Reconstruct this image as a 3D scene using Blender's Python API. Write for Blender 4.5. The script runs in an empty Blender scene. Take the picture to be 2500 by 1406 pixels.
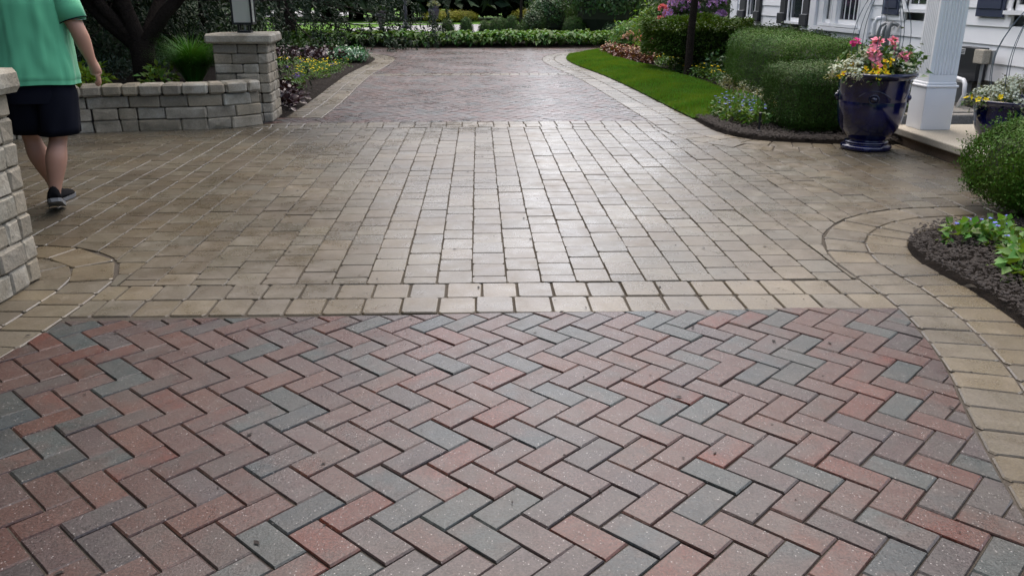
import bpy, bmesh, math, random
import numpy as np
from mathutils import Vector, Matrix, noise
from mathutils.geometry import delaunay_2d_cdt

random.seed(7)
RNG = np.random.default_rng(7)
SC = bpy.context.scene
COL = SC.collection
R = math.radians

# ------------------------------------------------------------------ camera
cam_d = bpy.data.cameras.new("camera")
cam = bpy.data.objects.new("camera", cam_d)
COL.objects.link(cam)
cam.location = (0, 0, 1.398)
cam.rotation_euler = (R(90 - 19.374), 0, R(-2.2))
cam_d.sensor_fit = 'HORIZONTAL'
cam_d.angle = R(63.02)
cam_d.clip_start = 0.05
cam_d.clip_end = 1500
SC.camera = cam

# ------------------------------------------------------------------ sky, sun, exposure
SUN_EL, SUN_AZ = R(65), R(8)          # azimuth measured from +Y towards +X
world = bpy.data.worlds.new("World")
SC.world = world
world.use_nodes = True
wn = world.node_tree
bg = wn.nodes["Background"]
sky = wn.nodes.new("ShaderNodeTexSky")
sky.sky_type = 'NISHITA'
sky.sun_disc = False
sky.sun_elevation = SUN_EL
sky.sun_rotation = SUN_AZ
sky.dust_density = 5.0
sky.air_density = 0.7
sky.ozone_density = 0.6
wn.links.new(sky.outputs[0], bg.inputs[0])
bg.inputs[1].default_value = 0.15
sun_d = bpy.data.lights.new("sun", 'SUN')
sun_d.energy = 1.5
sun_d.angle = R(134)
sun_d.color = (1.0, 0.965, 0.90)
sun = bpy.data.objects.new("sun", sun_d)
COL.objects.link(sun)
sdir = Vector((math.sin(SUN_AZ) * math.cos(SUN_EL), math.cos(SUN_AZ) * math.cos(SUN_EL), math.sin(SUN_EL)))
sun.rotation_euler = sdir.to_track_quat('Z', 'Y').to_euler()
sun.location = (0, 20, 30)
SC.view_settings.view_transform = 'Standard'
SC.view_settings.look = 'None'
SC.view_settings.gamma = 1
SC.view_settings.use_curve_mapping = False
SC.view_settings.exposure = 1.42
SC.render.engine = 'CYCLES'
SC.cycles.max_bounces = 6
SC.cycles.transparent_max_bounces = 6
SC.cycles.use_denoising = True

# ------------------------------------------------------------------ helpers: naming
def tag(o, label=None, cat=None, group=None, kind=None):
    if label: o["label"] = label
    if cat: o["category"] = cat
    if group: o["group"] = group
    if kind: o["kind"] = kind
    return o

def empty(name, loc=(0, 0, 0), rz=0.0, label=None, cat=None, group=None, kind=None):
    o = bpy.data.objects.new(name, None)
    COL.objects.link(o)
    o.empty_display_size = 0.1
    o.location = loc
    o.rotation_euler = (0, 0, rz)
    return tag(o, label, cat, group, kind)

def link(name, me, parent=None, loc=None, kind=None):
    o = bpy.data.objects.new(name, me)
    COL.objects.link(o)
    if parent is not None: o.parent = parent
    if loc is not None: o.location = loc
    if kind: o["kind"] = kind
    return o

def copy_tree(o, parent=None):
    c = o.copy()
    COL.objects.link(c)
    if parent is not None:
        c.parent = parent
    for ch in list(o.children):
        copy_tree(ch, c)
    return c

def place(proto, loc, rz=0.0, s=1.0, label=None, first=False):
    o = proto if first else copy_tree(proto)
    o.location = loc
    o.rotation_euler = (0, 0, rz)
    o.scale = (s, s, s) if not isinstance(s, tuple) else s
    if label: o["label"] = label
    return o

# ------------------------------------------------------------------ helpers: meshes
class MB:
    """collects verts and faces for one mesh"""
    def __init__(self):
        self.v, self.f, self.m, self.c = [], [], [], []
    def add(self, verts, faces, mi=0, col=None):
        b = len(self.v)
        self.v.extend(verts)
        for f in faces:
            self.f.append(tuple(i + b for i in f)); self.m.append(mi); self.c.append(col)
    def box(self, x0, x1, y0, y1, z0, z1, mi=0):
        self.add([(x0, y0, z0), (x1, y0, z0), (x1, y1, z0), (x0, y1, z0), (x0, y0, z1), (x1, y0, z1), (x1, y1, z1), (x0, y1, z1)],
                 [(0, 3, 2, 1), (4, 5, 6, 7), (0, 1, 5, 4), (1, 2, 6, 5), (2, 3, 7, 6), (3, 0, 4, 7)], mi)
    def tube(self, pts, rad, n=8, mi=0, cap=True):
        pts = [Vector(p) for p in pts]
        if not hasattr(rad, '__len__'): rad = [rad] * len(pts)
        rings = []
        up = None
        for i, p in enumerate(pts):
            t = (pts[min(i + 1, len(pts) - 1)] - pts[max(i - 1, 0)]).normalized()
            if up is None:
                up = Vector((0, 0, 1)) if abs(t.z) < 0.9 else Vector((1, 0, 0))
            a = t.cross(up)
            if a.length < 1e-5: a = t.cross(Vector((0, 1, 0)))
            a.normalize()
            b = a.cross(t).normalized()
            up = b
            rings.append([tuple(p + (a * math.cos(2 * math.pi * k / n) + b * math.sin(2 * math.pi * k / n)) * rad[i]) for k in range(n)])
        self.loft(rings, mi, cap)
    def loft(self, rings, mi=0, cap=True):
        n = len(rings[0])
        vs = [p for r in rings for p in r]
        fs = []
        for i in range(len(rings) - 1):
            for k in range(n):
                a, b = i * n + k, i * n + (k + 1) % n
                fs.append((a, b, b + n, a + n))
        if cap:
            fs.append(tuple(range(n - 1, -1, -1)))
            fs.append(tuple((len(rings) - 1) * n + k for k in range(n)))
        self.add(vs, fs, mi)
    def lathe(self, prof, n=40, mi=0, c=(0, 0, 0), cap=True):
        self.loft([[(c[0] + r * math.cos(2 * math.pi * k / n), c[1] + r * math.sin(2 * math.pi * k / n), c[2] + z) for k in range(n)] for r, z in prof], mi, cap)
    def mesh(self, name, mats, smooth=False):
        me = bpy.data.meshes.new(name)
        me.from_pydata(self.v, [], self.f)
        for m in (mats if isinstance(mats, (list, tuple)) else [mats]): me.materials.append(m)
        if any(self.m): me.polygons.foreach_set('material_index', self.m)
        if smooth: me.polygons.foreach_set('use_smooth', [True] * len(self.f))
        if self.c and self.c[0] is not None:
            at = me.color_attributes.new("Col", 'FLOAT_COLOR', 'CORNER')
            arr = []
            for f, c in zip(self.f, self.c): arr.extend(list(c) * len(f))
            at.data.foreach_set('color', arr)
        me.update()
        return me
    def build(self, name, mats, parent=None, loc=None, smooth=False, kind=None):
        return link(name, self.mesh(name, mats, smooth), parent, loc, kind)

def soft(o, width=0.006, seg=2):
    """bevel an object's edges by modifier"""
    m = o.modifiers.new("edge", 'BEVEL')
    m.width = width; m.segments = seg; m.limit_method = 'ANGLE'
    for p in o.data.polygons: p.use_smooth = False
    return o

def tri_mesh(name, V, F, mats, mi=None, smooth=False):
    """fast mesh from numpy arrays of verts (n,3) and triangles (m,3)"""
    me = bpy.data.meshes.new(name)
    V = np.ascontiguousarray(V, dtype=np.float32); F = np.ascontiguousarray(F, dtype=np.int32)
    me.vertices.add(len(V)); me.vertices.foreach_set('co', V.ravel())
    me.loops.add(F.size); me.loops.foreach_set('vertex_index', F.ravel())
    me.polygons.add(len(F)); me.polygons.foreach_set('loop_start', np.arange(0, F.size, 3, dtype=np.int32))
    for m in (mats if isinstance(mats, (list, tuple)) else [mats]): me.materials.append(m)
    if mi is not None: me.polygons.foreach_set('material_index', np.ascontiguousarray(mi, dtype=np.int32))
    if smooth: me.polygons.foreach_set('use_smooth', np.ones(len(F), dtype=bool))
    me.update(calc_edges=True)
    me.validate()
    return me

def unit(a):
    return a / np.maximum(np.linalg.norm(a, axis=1, keepdims=True), 1e-9)

def leaf_vf(C, T, N, L, W, fold=0.2, droop=0.0):
    """leaf quads (two folded triangles each, base-left-tip-right)"""
    n = len(C)
    T = unit(T); B = unit(np.cross(N, T)); N = unit(np.cross(T, B))
    L = np.broadcast_to(np.asarray(L, float), (n,))[:, None]; W = np.broadcast_to(np.asarray(W, float), (n,))[:, None]
    mid = C + T * L * 0.45
    tip = C + T * L
    tip = tip - np.array([0, 0, 1.0]) * L * droop
    V = np.stack([C, mid + B * W / 2 + N * W * fold, tip, mid - B * W / 2 + N * W * fold], axis=1).reshape(-1, 3)
    i = np.arange(n)[:, None] * 4
    F = np.concatenate([i + np.array([[0, 2, 1]]), i + np.array([[0, 3, 2]])], axis=1).reshape(-1, 3)
    return V, F

def join_vf(parts):
    Vs, Fs, M, b = [], [], [], 0
    for V, F, m in parts:
        Vs.append(V); Fs.append(F + b); M.append(np.full(len(F), m)); b += len(V)
    return np.concatenate(Vs), np.concatenate(Fs), np.concatenate(M)

def rand_dirs(n, zmin=-1.0):
    d = RNG.normal(size=(n, 3)); d = unit(d)
    if zmin > -1: d[:, 2] = np.where(d[:, 2] < zmin, -d[:, 2], d[:, 2])
    return d

# ------------------------------------------------------------------ helpers: materials
class NT:
    def __init__(self, name):
        self.mat = bpy.data.materials.new(name)
        self.mat.use_nodes = True
        self.t = self.mat.node_tree
        self.p = self.t.nodes["Principled BSDF"]
        self.out = self.t.nodes["Material Output"]
    def n(self, kind, **kw):
        nd = self.t.nodes.new(kind)
        for k, v in kw.items():
            if k.startswith("i_"):
                key = k[2:]
                nd.inputs[int(key) if key.isdigit() else key].default_value = v
            else: setattr(nd, k, v)
        return nd
    def l(self, a, b): self.t.links.new(a, b)
    def pos(self):
        return self.n("ShaderNodeNewGeometry").outputs["Position"]
    def noise(self, vec, scale, detail=3, rough=0.55):
        nd = self.n("ShaderNodeTexNoise")
        nd.inputs["Scale"].default_value = scale; nd.inputs["Detail"].default_value = detail; nd.inputs["Roughness"].default_value = rough
        if vec is not None: self.l(vec, nd.inputs["Vector"])
        return nd.outputs["Fac"]
    def ramp(self, fac, stops, interp='LINEAR'):
        nd = self.n("ShaderNodeValToRGB")
        nd.color_ramp.interpolation = interp
        e = nd.color_ramp.elements
        while len(e) < len(stops): e.new(0.5)
        for k, (p, c) in enumerate(stops):
            e[k].position = p; e[k].color = c if len(c) == 4 else (*c, 1)
        self.l(fac, nd.inputs[0])
        return nd.outputs[0]
    def mix(self, fac, a, b, mode='MIX'):
        nd = self.n("ShaderNodeMix", data_type='RGBA', blend_type=mode)
        for sock, v in ((nd.inputs[0], fac), (nd.inputs[6], a), (nd.inputs[7], b)):
            if hasattr(v, 'node'): self.l(v, sock)
            elif isinstance(v, (int, float)): sock.default_value = v
            else: sock.default_value = (*v, 1) if len(v) == 3 else v
        return nd.outputs[2]
    def math(self, op, a, b=0.0, clamp=False):
        nd = self.n("ShaderNodeMath", operation=op, use_clamp=clamp)
        for sock, v in ((nd.inputs[0], a), (nd.inputs[1], b)):
            if hasattr(v, 'node'): self.l(v, sock)
            else: sock.default_value = v
        return nd.outputs[0]
    def bump(self, h, strength=0.3, dist=0.01):
        nd = self.n("ShaderNodeBump")
        nd.inputs["Strength"].default_value = strength; nd.inputs["Distance"].default_value = dist
        self.l(h, nd.inputs["Height"])
        self.l(nd.outputs[0], self.p.inputs["Normal"])
    def set(self, **kw):
        for k, v in kw.items():
            s = self.p.inputs[k.replace("_", " ")]
            if hasattr(v, 'node'): self.l(v, s)
            elif isinstance(v, (tuple, list)) and len(v) == 3: s.default_value = (*v, 1)
            else: s.default_value = v
        return self

def simple(name, col, rough=0.6, metal=0.0, var=0.12, scale=12.0, bump=0.0, coat=0.0):
    t = NT(name)
    f = t.noise(t.pos(), scale, 4)
    c = t.mix(f, tuple(x * (1 - var) for x in col), tuple(min(1, x * (1 + var)) for x in col))
    t.set(Base_Color=c, Roughness=rough, Metallic=metal)
    if coat: t.set(Coat_Weight=coat, Coat_Roughness=0.08)
    if bump: t.bump(t.noise(t.pos(), scale * 6, 4), bump, 0.004)
    return t.mat

def paving_mat(name, joined, kind):
    """brick or tumbled stone; colour per piece from the object's colour or from a face attribute"""
    t = NT(name)
    if joined:
        at = t.n("ShaderNodeAttribute", attribute_name="Col")
        col, al = at.outputs["Color"], at.outputs["Alpha"]
    else:
        oi = t.n("ShaderNodeObjectInfo")
        col, al = oi.outputs["Color"], oi.outputs["Alpha"]
    pos = t.pos()
    off = t.n("ShaderNodeVectorMath", operation='ADD')
    t.l(pos, off.inputs[0])
    cx = t.n("ShaderNodeCombineXYZ")
    m = t.math('MULTIPLY', al, 53.0)
    t.l(m, cx.inputs[0]); t.l(m, cx.inputs[1])
    t.l(cx.outputs[0], off.inputs[1])
    v = off.outputs[0]
    if kind == 'brick':
        blot = t.ramp(t.noise(v, 5.5, 3), [(0.42, (0, 0, 0)), (0.60, (1, 1, 1))])
        alt = t.mix(0.62, col, t.mix(t.math('GREATER_THAN', t.math('FRACT', t.math('MULTIPLY', al, 7.0)), 0.6), (0.044, 0.043, 0.040), (0.064, 0.036, 0.030)))
        c = t.mix(t.math('MULTIPLY', blot, 0.9), col, alt)
        fine = t.noise(pos, 130.0, 3, 0.75)
        c = t.mix(1.0, c, t.ramp(fine, [(0.36, (0.38, 0.38, 0.38)), (0.64, (1.18, 1.18, 1.18))]), 'MULTIPLY')
        dirt = t.ramp(t.math('MULTIPLY', t.noise(pos, 2.2, 5, 0.65), t.math('ADD', t.noise(pos, 14.0, 3), 0.5)), [(0.42, (0, 0, 0)), (0.68, (1, 1, 1))])
        c = t.mix(t.math('MULTIPLY', dirt, 0.28), c, (0.075, 0.066, 0.058))
        vo = t.n("ShaderNodeTexVoronoi"); vo.inputs["Scale"].default_value = 150.0; t.l(pos, vo.inputs["Vector"])
        big = t.n("ShaderNodeSeparateColor"); t.l(vo.outputs["Color"], big.inputs[0])
        thr = t.math('MULTIPLY', t.math('POWER', big.outputs[0], 4.0), 0.36)
        speck = t.math('LESS_THAN', vo.outputs["Distance"], thr)
        isw = t.math('GREATER_THAN', big.outputs[1], 0.45)
        isd = t.math('LESS_THAN', big.outputs[1], 0.16)
        c = t.mix(t.math('MULTIPLY', t.math('MULTIPLY', speck, isw), 0.7), c, (0.27, 0.255, 0.245))
        c = t.mix(t.math('MULTIPLY', t.math('MULTIPLY', speck, isd), 0.8), c, (0.02, 0.02, 0.02))
        rough = t.ramp(t.noise(v, 14.0, 3), [(0.3, (0.24, 0.24, 0.24)), (0.7, (0.38, 0.38, 0.38))])
        h = t.math('ADD', t.math('MULTIPLY', fine, 1.0), t.math('MULTIPLY', t.noise(pos, 22.0, 2), 1.2))
        t.bump(h, 0.4, 0.003)
    else:
        blot = t.ramp(t.noise(v, 4.5, 4), [(0.36, (0, 0, 0)), (0.66, (1, 1, 1))])
        c = t.mix(t.math('MULTIPLY', blot, 0.65), col, t.mix(0.6, col, (0.078, 0.060, 0.042)))
        stain = t.ramp(t.noise(pos, 0.8, 4), [(0.36, (0.74, 0.72, 0.69)), (0.62, (1.1, 1.1, 1.1))])
        c = t.mix(1.0, c, stain, 'MULTIPLY')
        fine = t.noise(pos, 120.0, 5, 0.7)
        c = t.mix(1.0, c, t.ramp(fine, [(0.36, (0.55, 0.55, 0.55)), (0.64, (1.08, 1.08, 1.08))]), 'MULTIPLY')
        rough = t.ramp(t.noise(v, 8.0, 4), [(0.3, (0.22, 0.22, 0.22)), (0.7, (0.40, 0.40, 0.40))])
        h = t.math('ADD', t.math('MULTIPLY', fine, 0.8), t.math('MULTIPLY', t.noise(v, 16.0, 3), 2.2))
        t.bump(h, 0.26, 0.003)
    wet = t.ramp(t.noise(pos, 0.9, 4, 0.6), [(0.35, (0.82, 0.82, 0.82)), (0.65, (1.25, 1.25, 1.25))])
    rough = t.mix(1.0, rough, wet, 'MULTIPLY')
    t.set(Base_Color=c, Roughness=rough)
    t.p.inputs["Specular IOR Level"].default_value = 0.27 if kind == 'brick' else 0.42
    return t.mat

def leaf_mat(name, col, var=0.35, trans=0.25, rough=0.5, hue=0.02, spec=0.25, big=1.5, bigmix=0.55):
    t = NT(name)
    g = t.n("ShaderNodeNewGeometry")
    rnd = g.outputs["Random Per Island"]
    lo = tuple(c * (1 - var) for c in col); hi = tuple(c * (1 + var) for c in col)
    c = t.mix(rnd, lo, hi)
    c = t.mix(t.math('MULTIPLY', t.ramp(t.noise(g.outputs["Position"], big, 3), [(0.36, (0, 0, 0)), (0.64, (1, 1, 1))]), bigmix), c, (col[0] * 1.5, col[1] * 1.15, col[2] * 0.8))
    hs = t.n("ShaderNodeHueSaturation")
    t.l(t.math('ADD', t.math('MULTIPLY', rnd, hue * 2), 0.5 - hue), hs.inputs["Hue"])
    t.l(c, hs.inputs["Color"])
    c = hs.outputs[0]
    t.set(Base_Color=c, Roughness=rough)
    t.p.inputs["Specular IOR Level"].default_value = spec
    if trans > 0:
        tr = t.n("ShaderNodeBsdfTranslucent")
        t.l(t.mix(1.0, c, (1.5, 1.4, 0.5), 'MULTIPLY'), tr.inputs["Color"])
        mx = t.n("ShaderNodeMixShader")
        mx.inputs[0].default_value = trans
        t.l(t.p.outputs[0], mx.inputs[1]); t.l(tr.outputs[0], mx.inputs[2]); t.l(mx.outputs[0], t.out.inputs[0])
    return t.mat

def stone_mat(name, col):
    t = NT(name)
    oi = t.n("ShaderNodeObjectInfo")
    pos = t.pos()
    off = t.n("ShaderNodeVectorMath", operation='ADD'); t.l(pos, off.inputs[0])
    cx = t.n("ShaderNodeCombineXYZ"); m = t.math('MULTIPLY', oi.outputs["Random"], 40.0)
    t.l(m, cx.inputs[0]); t.l(m, cx.inputs[2]); t.l(cx.outputs[0], off.inputs[1])
    v = off.outputs[0]
    tone = t.ramp(oi.outputs["Random"], [(0.0, tuple(c * 0.55 for c in col)), (0.35, (col[0] * 0.9, col[1] * 0.83, col[2] * 0.72)), (0.7, col), (1.0, (col[0] * 1.0, col[1] * 1.06, col[2] * 1.1))])
    c = t.mix(t.ramp(t.noise(v, 6.0, 5), [(0.35, (0, 0, 0)), (0.66, (0.85, 0.85, 0.85))]), tone, (col[0] * 0.5, col[1] * 0.47, col[2] * 0.41))
    c = t.mix(1.0, c, t.ramp(t.noise(pos, 70.0, 4, 0.7), [(0.25, (0.72, 0.72, 0.72)), (0.75, (1.25, 1.25, 1.25))]), 'MULTIPLY')
    t.set(Base_Color=c, Roughness=0.8)
    h = t.math('ADD', t.noise(pos, 60.0, 4, 0.7), t.math('MULTIPLY', t.noise(v, 14.0, 3), 2.0))
    t.bump(h, 0.6, 0.008)
    return t.mat

def ground_mat(name, a, b, scale=3.0, rough=0.95, fine=60.0, bump=0.6, bd=0.02):
    t = NT(name)
    pos = t.pos()
    c = t.mix(t.noise(pos, scale, 5), a, b)
    f = t.noise(pos, fine, 4, 0.7)
    c = t.mix(1.0, c, t.ramp(f, [(0.25, (0.55, 0.55, 0.55)), (0.75, (1.4, 1.4, 1.4))]), 'MULTIPLY')
    t.set(Base_Color=c, Roughness=rough)
    t.p.inputs["Specular IOR Level"].default_value = 0.08
    t.bump(f, bump, bd)
    return t.mat

M = {}
M['brick'] = paving_mat("brick", False, 'brick')
M['brick_j'] = paving_mat("brick_joined", True, 'brick')
M['paver'] = paving_mat("tumbled_paver", False, 'stone')
M['paver_j'] = paving_mat("tumbled_paver_joined", True, 'stone')
M['sand'] = ground_mat("joint_sand", (0.042, 0.037, 0.031), (0.07, 0.062, 0.052), 4.0, 0.95, 150.0, 0.5, 0.004)
M['soil'] = ground_mat("dark_mulch", (0.008, 0.0065, 0.0055), (0.018, 0.0145, 0.012), 6.0, 1.0, 45.0, 1.0, 0.03)
M['lawn'] = ground_mat("lawn_soil", (0.03, 0.07, 0.012), (0.05, 0.10, 0.02), 1.0, 0.95, 40.0, 0.8, 0.02)
M['farlawn'] = ground_mat("mown_lawn", (0.055, 0.13, 0.02), (0.09, 0.17, 0.03), 0.25, 0.95, 25.0, 0.6, 0.02)
M['stone'] = stone_mat("split_stone", (0.33, 0.305, 0.25))
M['cap'] = stone_mat("cap_stone", (0.35, 0.325, 0.27))
M['concrete'] = ground_mat("concrete", (0.36, 0.33, 0.27), (0.42, 0.39, 0.33), 4.0, 0.75, 90.0, 0.2, 0.004)
M['riser'] = ground_mat("riser_stone", (0.15, 0.105, 0.075), (0.2, 0.15, 0.11), 5.0, 0.85, 80.0, 0.3, 0.006)
M['road'] = ground_mat("pale_road", (0.2, 0.205, 0.21), (0.25, 0.25, 0.25), 0.6, 0.8, 20.0, 0.1, 0.01)
M['chip'] = simple("mulch_chip", (0.016, 0.0125, 0.0105), 1.0, var=0.7, scale=25)
M['bark'] = ground_mat("bark", (0.012, 0.0095, 0.008), (0.028, 0.022, 0.019), 8.0, 0.9, 40.0, 1.0, 0.03)
M['twig'] = simple("dark_twig", (0.03, 0.025, 0.018), 0.9)
M['core'] = simple("dark_core_filler", (0.02, 0.03, 0.012), 0.95)  # opaque dark filler inside shrubs and crowns, added to stop see-through
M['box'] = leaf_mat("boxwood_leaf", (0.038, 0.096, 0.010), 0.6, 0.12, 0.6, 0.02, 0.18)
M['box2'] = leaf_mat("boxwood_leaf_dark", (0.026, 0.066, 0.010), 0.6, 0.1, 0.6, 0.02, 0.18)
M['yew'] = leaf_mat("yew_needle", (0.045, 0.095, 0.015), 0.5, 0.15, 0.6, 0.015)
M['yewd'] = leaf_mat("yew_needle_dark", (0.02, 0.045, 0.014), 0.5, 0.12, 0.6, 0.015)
M['hosta'] = leaf_mat("hosta_leaf", (0.055, 0.125, 0.035), 0.4, 0.25, 0.6, 0.02, 0.2)
M['spruce'] = leaf_mat("spruce_needle", (0.013, 0.029, 0.014), 0.5, 0.08, 0.6, 0.015)
M['conifer'] = leaf_mat("conifer_leaf", (0.016, 0.034, 0.014), 0.5, 0.1, 0.65, 0.015)
M['broad'] = leaf_mat("broad_leaf", (0.042, 0.10, 0.035), 0.5, 0.25, 0.42, 0.025, 0.45)
M['broadd'] = leaf_mat("broad_leaf_dark", (0.026, 0.06, 0.022), 0.5, 0.2, 0.5, 0.02)
M['lime'] = leaf_mat("lime_leaf", (0.12, 0.22, 0.025), 0.3, 0.35, 0.5, 0.02)
M['fresh'] = leaf_mat("fresh_leaf", (0.075, 0.16, 0.035), 0.35, 0.3, 0.5, 0.03)
M['bedleaf'] = leaf_mat("bedding_leaf", (0.05, 0.11, 0.03), 0.4, 0.3, 0.5, 0.03)
M['bronze'] = leaf_mat("bronze_leaf", (0.10, 0.04, 0.028), 0.5, 0.15, 0.35, 0.03, 0.5)
M['purple_leaf'] = leaf_mat("purple_black_leaf", (0.028, 0.014, 0.024), 0.5, 0.1, 0.4, 0.03, 0.5)
M['juniper'] = leaf_mat("blue_juniper", (0.045, 0.085, 0.075), 0.4, 0.1, 0.6, 0.02)
M['silver'] = leaf_mat("silver_leaf", (0.19, 0.22, 0.17), 0.45, 0.2, 0.6, 0.02)
M['ivy'] = leaf_mat("groundcover_leaf", (0.035, 0.12, 0.055), 0.55, 0.2, 0.3, 0.02, 0.6)
M['grass'] = leaf_mat("grass_blade", (0.062, 0.145, 0.018), 0.75, 0.3, 0.6, 0.03, 0.15, 1.6, 1.0)
M['tallgrass'] = leaf_mat("ornamental_grass", (0.06, 0.19, 0.03), 0.4, 0.25, 0.5, 0.02)
M['gold'] = leaf_mat("golden_juniper", (0.16, 0.17, 0.02), 0.3, 0.15, 0.6, 0.02)
M['tree_leaf'] = leaf_mat("tree_leaf", (0.045, 0.095, 0.025), 0.4, 0.3, 0.5, 0.02)
def petal(name, col, var=0.25): return leaf_mat(name, col, var, 0.2, 0.6, 0.008, 0.15, 1.5, 0.0)
M['p_yellow'] = petal("yellow_petal", (0.75, 0.58, 0.02))
M['p_pink'] = petal("pink_petal", (0.72, 0.25, 0.36))
M['p_magenta'] = petal("magenta_petal", (0.6, 0.05, 0.25))
M['p_coral'] = petal("coral_petal", (0.62, 0.17, 0.23))
M['p_purple'] = petal("lilac_petal", (0.44, 0.27, 0.6))
M['p_blue'] = petal("blue_petal", (0.16, 0.19, 0.58))
M['p_violet'] = petal("violet_petal", (0.06, 0.03, 0.2))
M['p_white'] = petal("white_petal", (0.5, 0.55, 0.46))
M['p_blush'] = petal("blush_petal", (0.6, 0.42, 0.38))
M['p_orange'] = petal("orange_petal", (0.7, 0.16, 0.02))
M['white'] = simple("white_paint", (0.78, 0.79, 0.8), 0.45, var=0.03, scale=5)
M['siding'] = simple("white_clapboard", (0.79, 0.8, 0.81), 0.5, var=0.03, scale=3, bump=0.05)
M['navy'] = simple("navy_shutter", (0.03, 0.04, 0.075), 0.45, var=0.1)
M['dark_shutter'] = simple("charcoal_shutter", (0.028, 0.03, 0.034), 0.5, var=0.1)
M['metal_grey'] = simple("grey_metal", (0.3, 0.31, 0.31), 0.4, 0.4, var=0.1)
M['meter_grey'] = simple("meter_paint", (0.16, 0.17, 0.175), 0.45, 0.2, var=0.15)
M['black_metal'] = simple("black_metal", (0.018, 0.018, 0.02), 0.4, 0.3, var=0.2)
M['panel_black'] = simple("black_panel", (0.02, 0.021, 0.024), 0.4, var=0.15)
M['wire'] = simple("blue_grey_wire", (0.09, 0.12, 0.15), 0.45, 0.4)
M['label'] = simple("pale_label", (0.5, 0.5, 0.5), 0.6)
M['foundation'] = ground_mat("foundation_stone", (0.2, 0.19, 0.17), (0.26, 0.25, 0.22), 3.0, 0.9, 40.0, 0.5, 0.01)
M['roof'] = simple("roof_shingle", (0.07, 0.07, 0.075), 0.9, var=0.3, scale=20)
M['curb'] = ground_mat("edging_stone", (0.25, 0.24, 0.22), (0.34, 0.32, 0.29), 5.0, 0.9, 60.0, 0.5, 0.01)
M['urn_lead'] = simple("lead_urn", (0.035, 0.03, 0.04), 0.4, 0.2)
M['feeder'] = simple("blue_feeder", (0.015, 0.03, 0.3), 0.4)
def glass_mat():
    t = NT("window_glass")
    t.set(Base_Color=(0.02, 0.025, 0.03), Roughness=0.06)
    t.p.inputs["Specular IOR Level"].default_value = 0.7
    t.bump(t.noise(t.pos(), 2.0, 2), 0.03, 0.02)
    return t.mat
M['glass'] = glass_mat()
def cobalt():
    t = NT("cobalt_glaze")
    pos = t.pos()
    c = t.mix(t.ramp(t.noise(pos, 5.0, 4), [(0.35, (0, 0, 0)), (0.7, (1, 1, 1))]), (0.001, 0.002, 0.018), (0.0015, 0.004, 0.062))
    t.set(Base_Color=c, Roughness=0.16, Coat_Weight=0.5, Coat_Roughness=0.06)
    t.bump(t.noise(pos, 12.0, 3), 0.08, 0.01)
    return t.mat
M['cobalt'] = cobalt()
def frosted():
    t = NT("frosted_pane")
    t.set(Base_Color=(0.8, 0.82, 0.77), Roughness=0.45, Transmission_Weight=0.75, IOR=1.2)
    return t.mat
M['frost'] = frosted()

# ================================================================== GROUND AND PAVING
def smooth_curve(pts, step=0.06):
    """Catmull-Rom through 2-D points, resampled at an even step"""
    P = [Vector(p) for p in pts]
    out = []
    for i in range(len(P) - 1):
        p0, p1, p2, p3 = P[max(i - 1, 0)], P[i], P[i + 1], P[min(i + 2, len(P) - 1)]
        n = max(2, int((p2 - p1).length / step))
        for k in range(n):
            t = k / n
            out.append(0.5 * ((2 * p1) + (p2 - p0) * t + (2 * p0 - 5 * p1 + 4 * p2 - p3) * t * t + (3 * p1 - p0 - 3 * p2 + p3) * t ** 3))
    out.append(P[-1])
    return out

def offset_curve(c, d):
    """offset to the left of the walking direction for d > 0"""
    out = []
    for i in range(len(c)):
        t = (c[min(i + 1, len(c) - 1)] - c[max(i - 1, 0)]).normalized()
        out.append(c[i] + Vector((-t.y, t.x)) * d)
    return out

def in_poly(p, poly):
    x, y = p; ins = False; j = len(poly) - 1
    for i in range(len(poly)):
        xi, yi = poly[i]; xj, yj = poly[j]
        if (yi > y) != (yj > y) and x < (xj - xi) * (y - yi) / (yj - yi) + xi: ins = not ins
        j = i
    return ins

def area(poly):
    return 0.5 * sum(poly[i][0] * poly[(i + 1) % len(poly)][1] - poly[(i + 1) % len(poly)][0] * poly[i][1] for i in range(len(poly)))

def clip_half(poly, a, n):
    """keep the side of the line through a that the normal n points to"""
    out = []
    m = len(poly)
    for i in range(m):
        p, q = poly[i], poly[(i + 1) % m]
        dp = (p[0] - a[0]) * n[0] + (p[1] - a[1]) * n[1]
        dq = (q[0] - a[0]) * n[0] + (q[1] - a[1]) * n[1]
        if dp >= 0: out.append(p)
        if (dp >= 0) != (dq >= 0):
            t = dp / (dp - dq)
            out.append((p[0] + (q[0] - p[0]) * t, p[1] + (q[1] - p[1]) * t))
    return out

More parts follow.
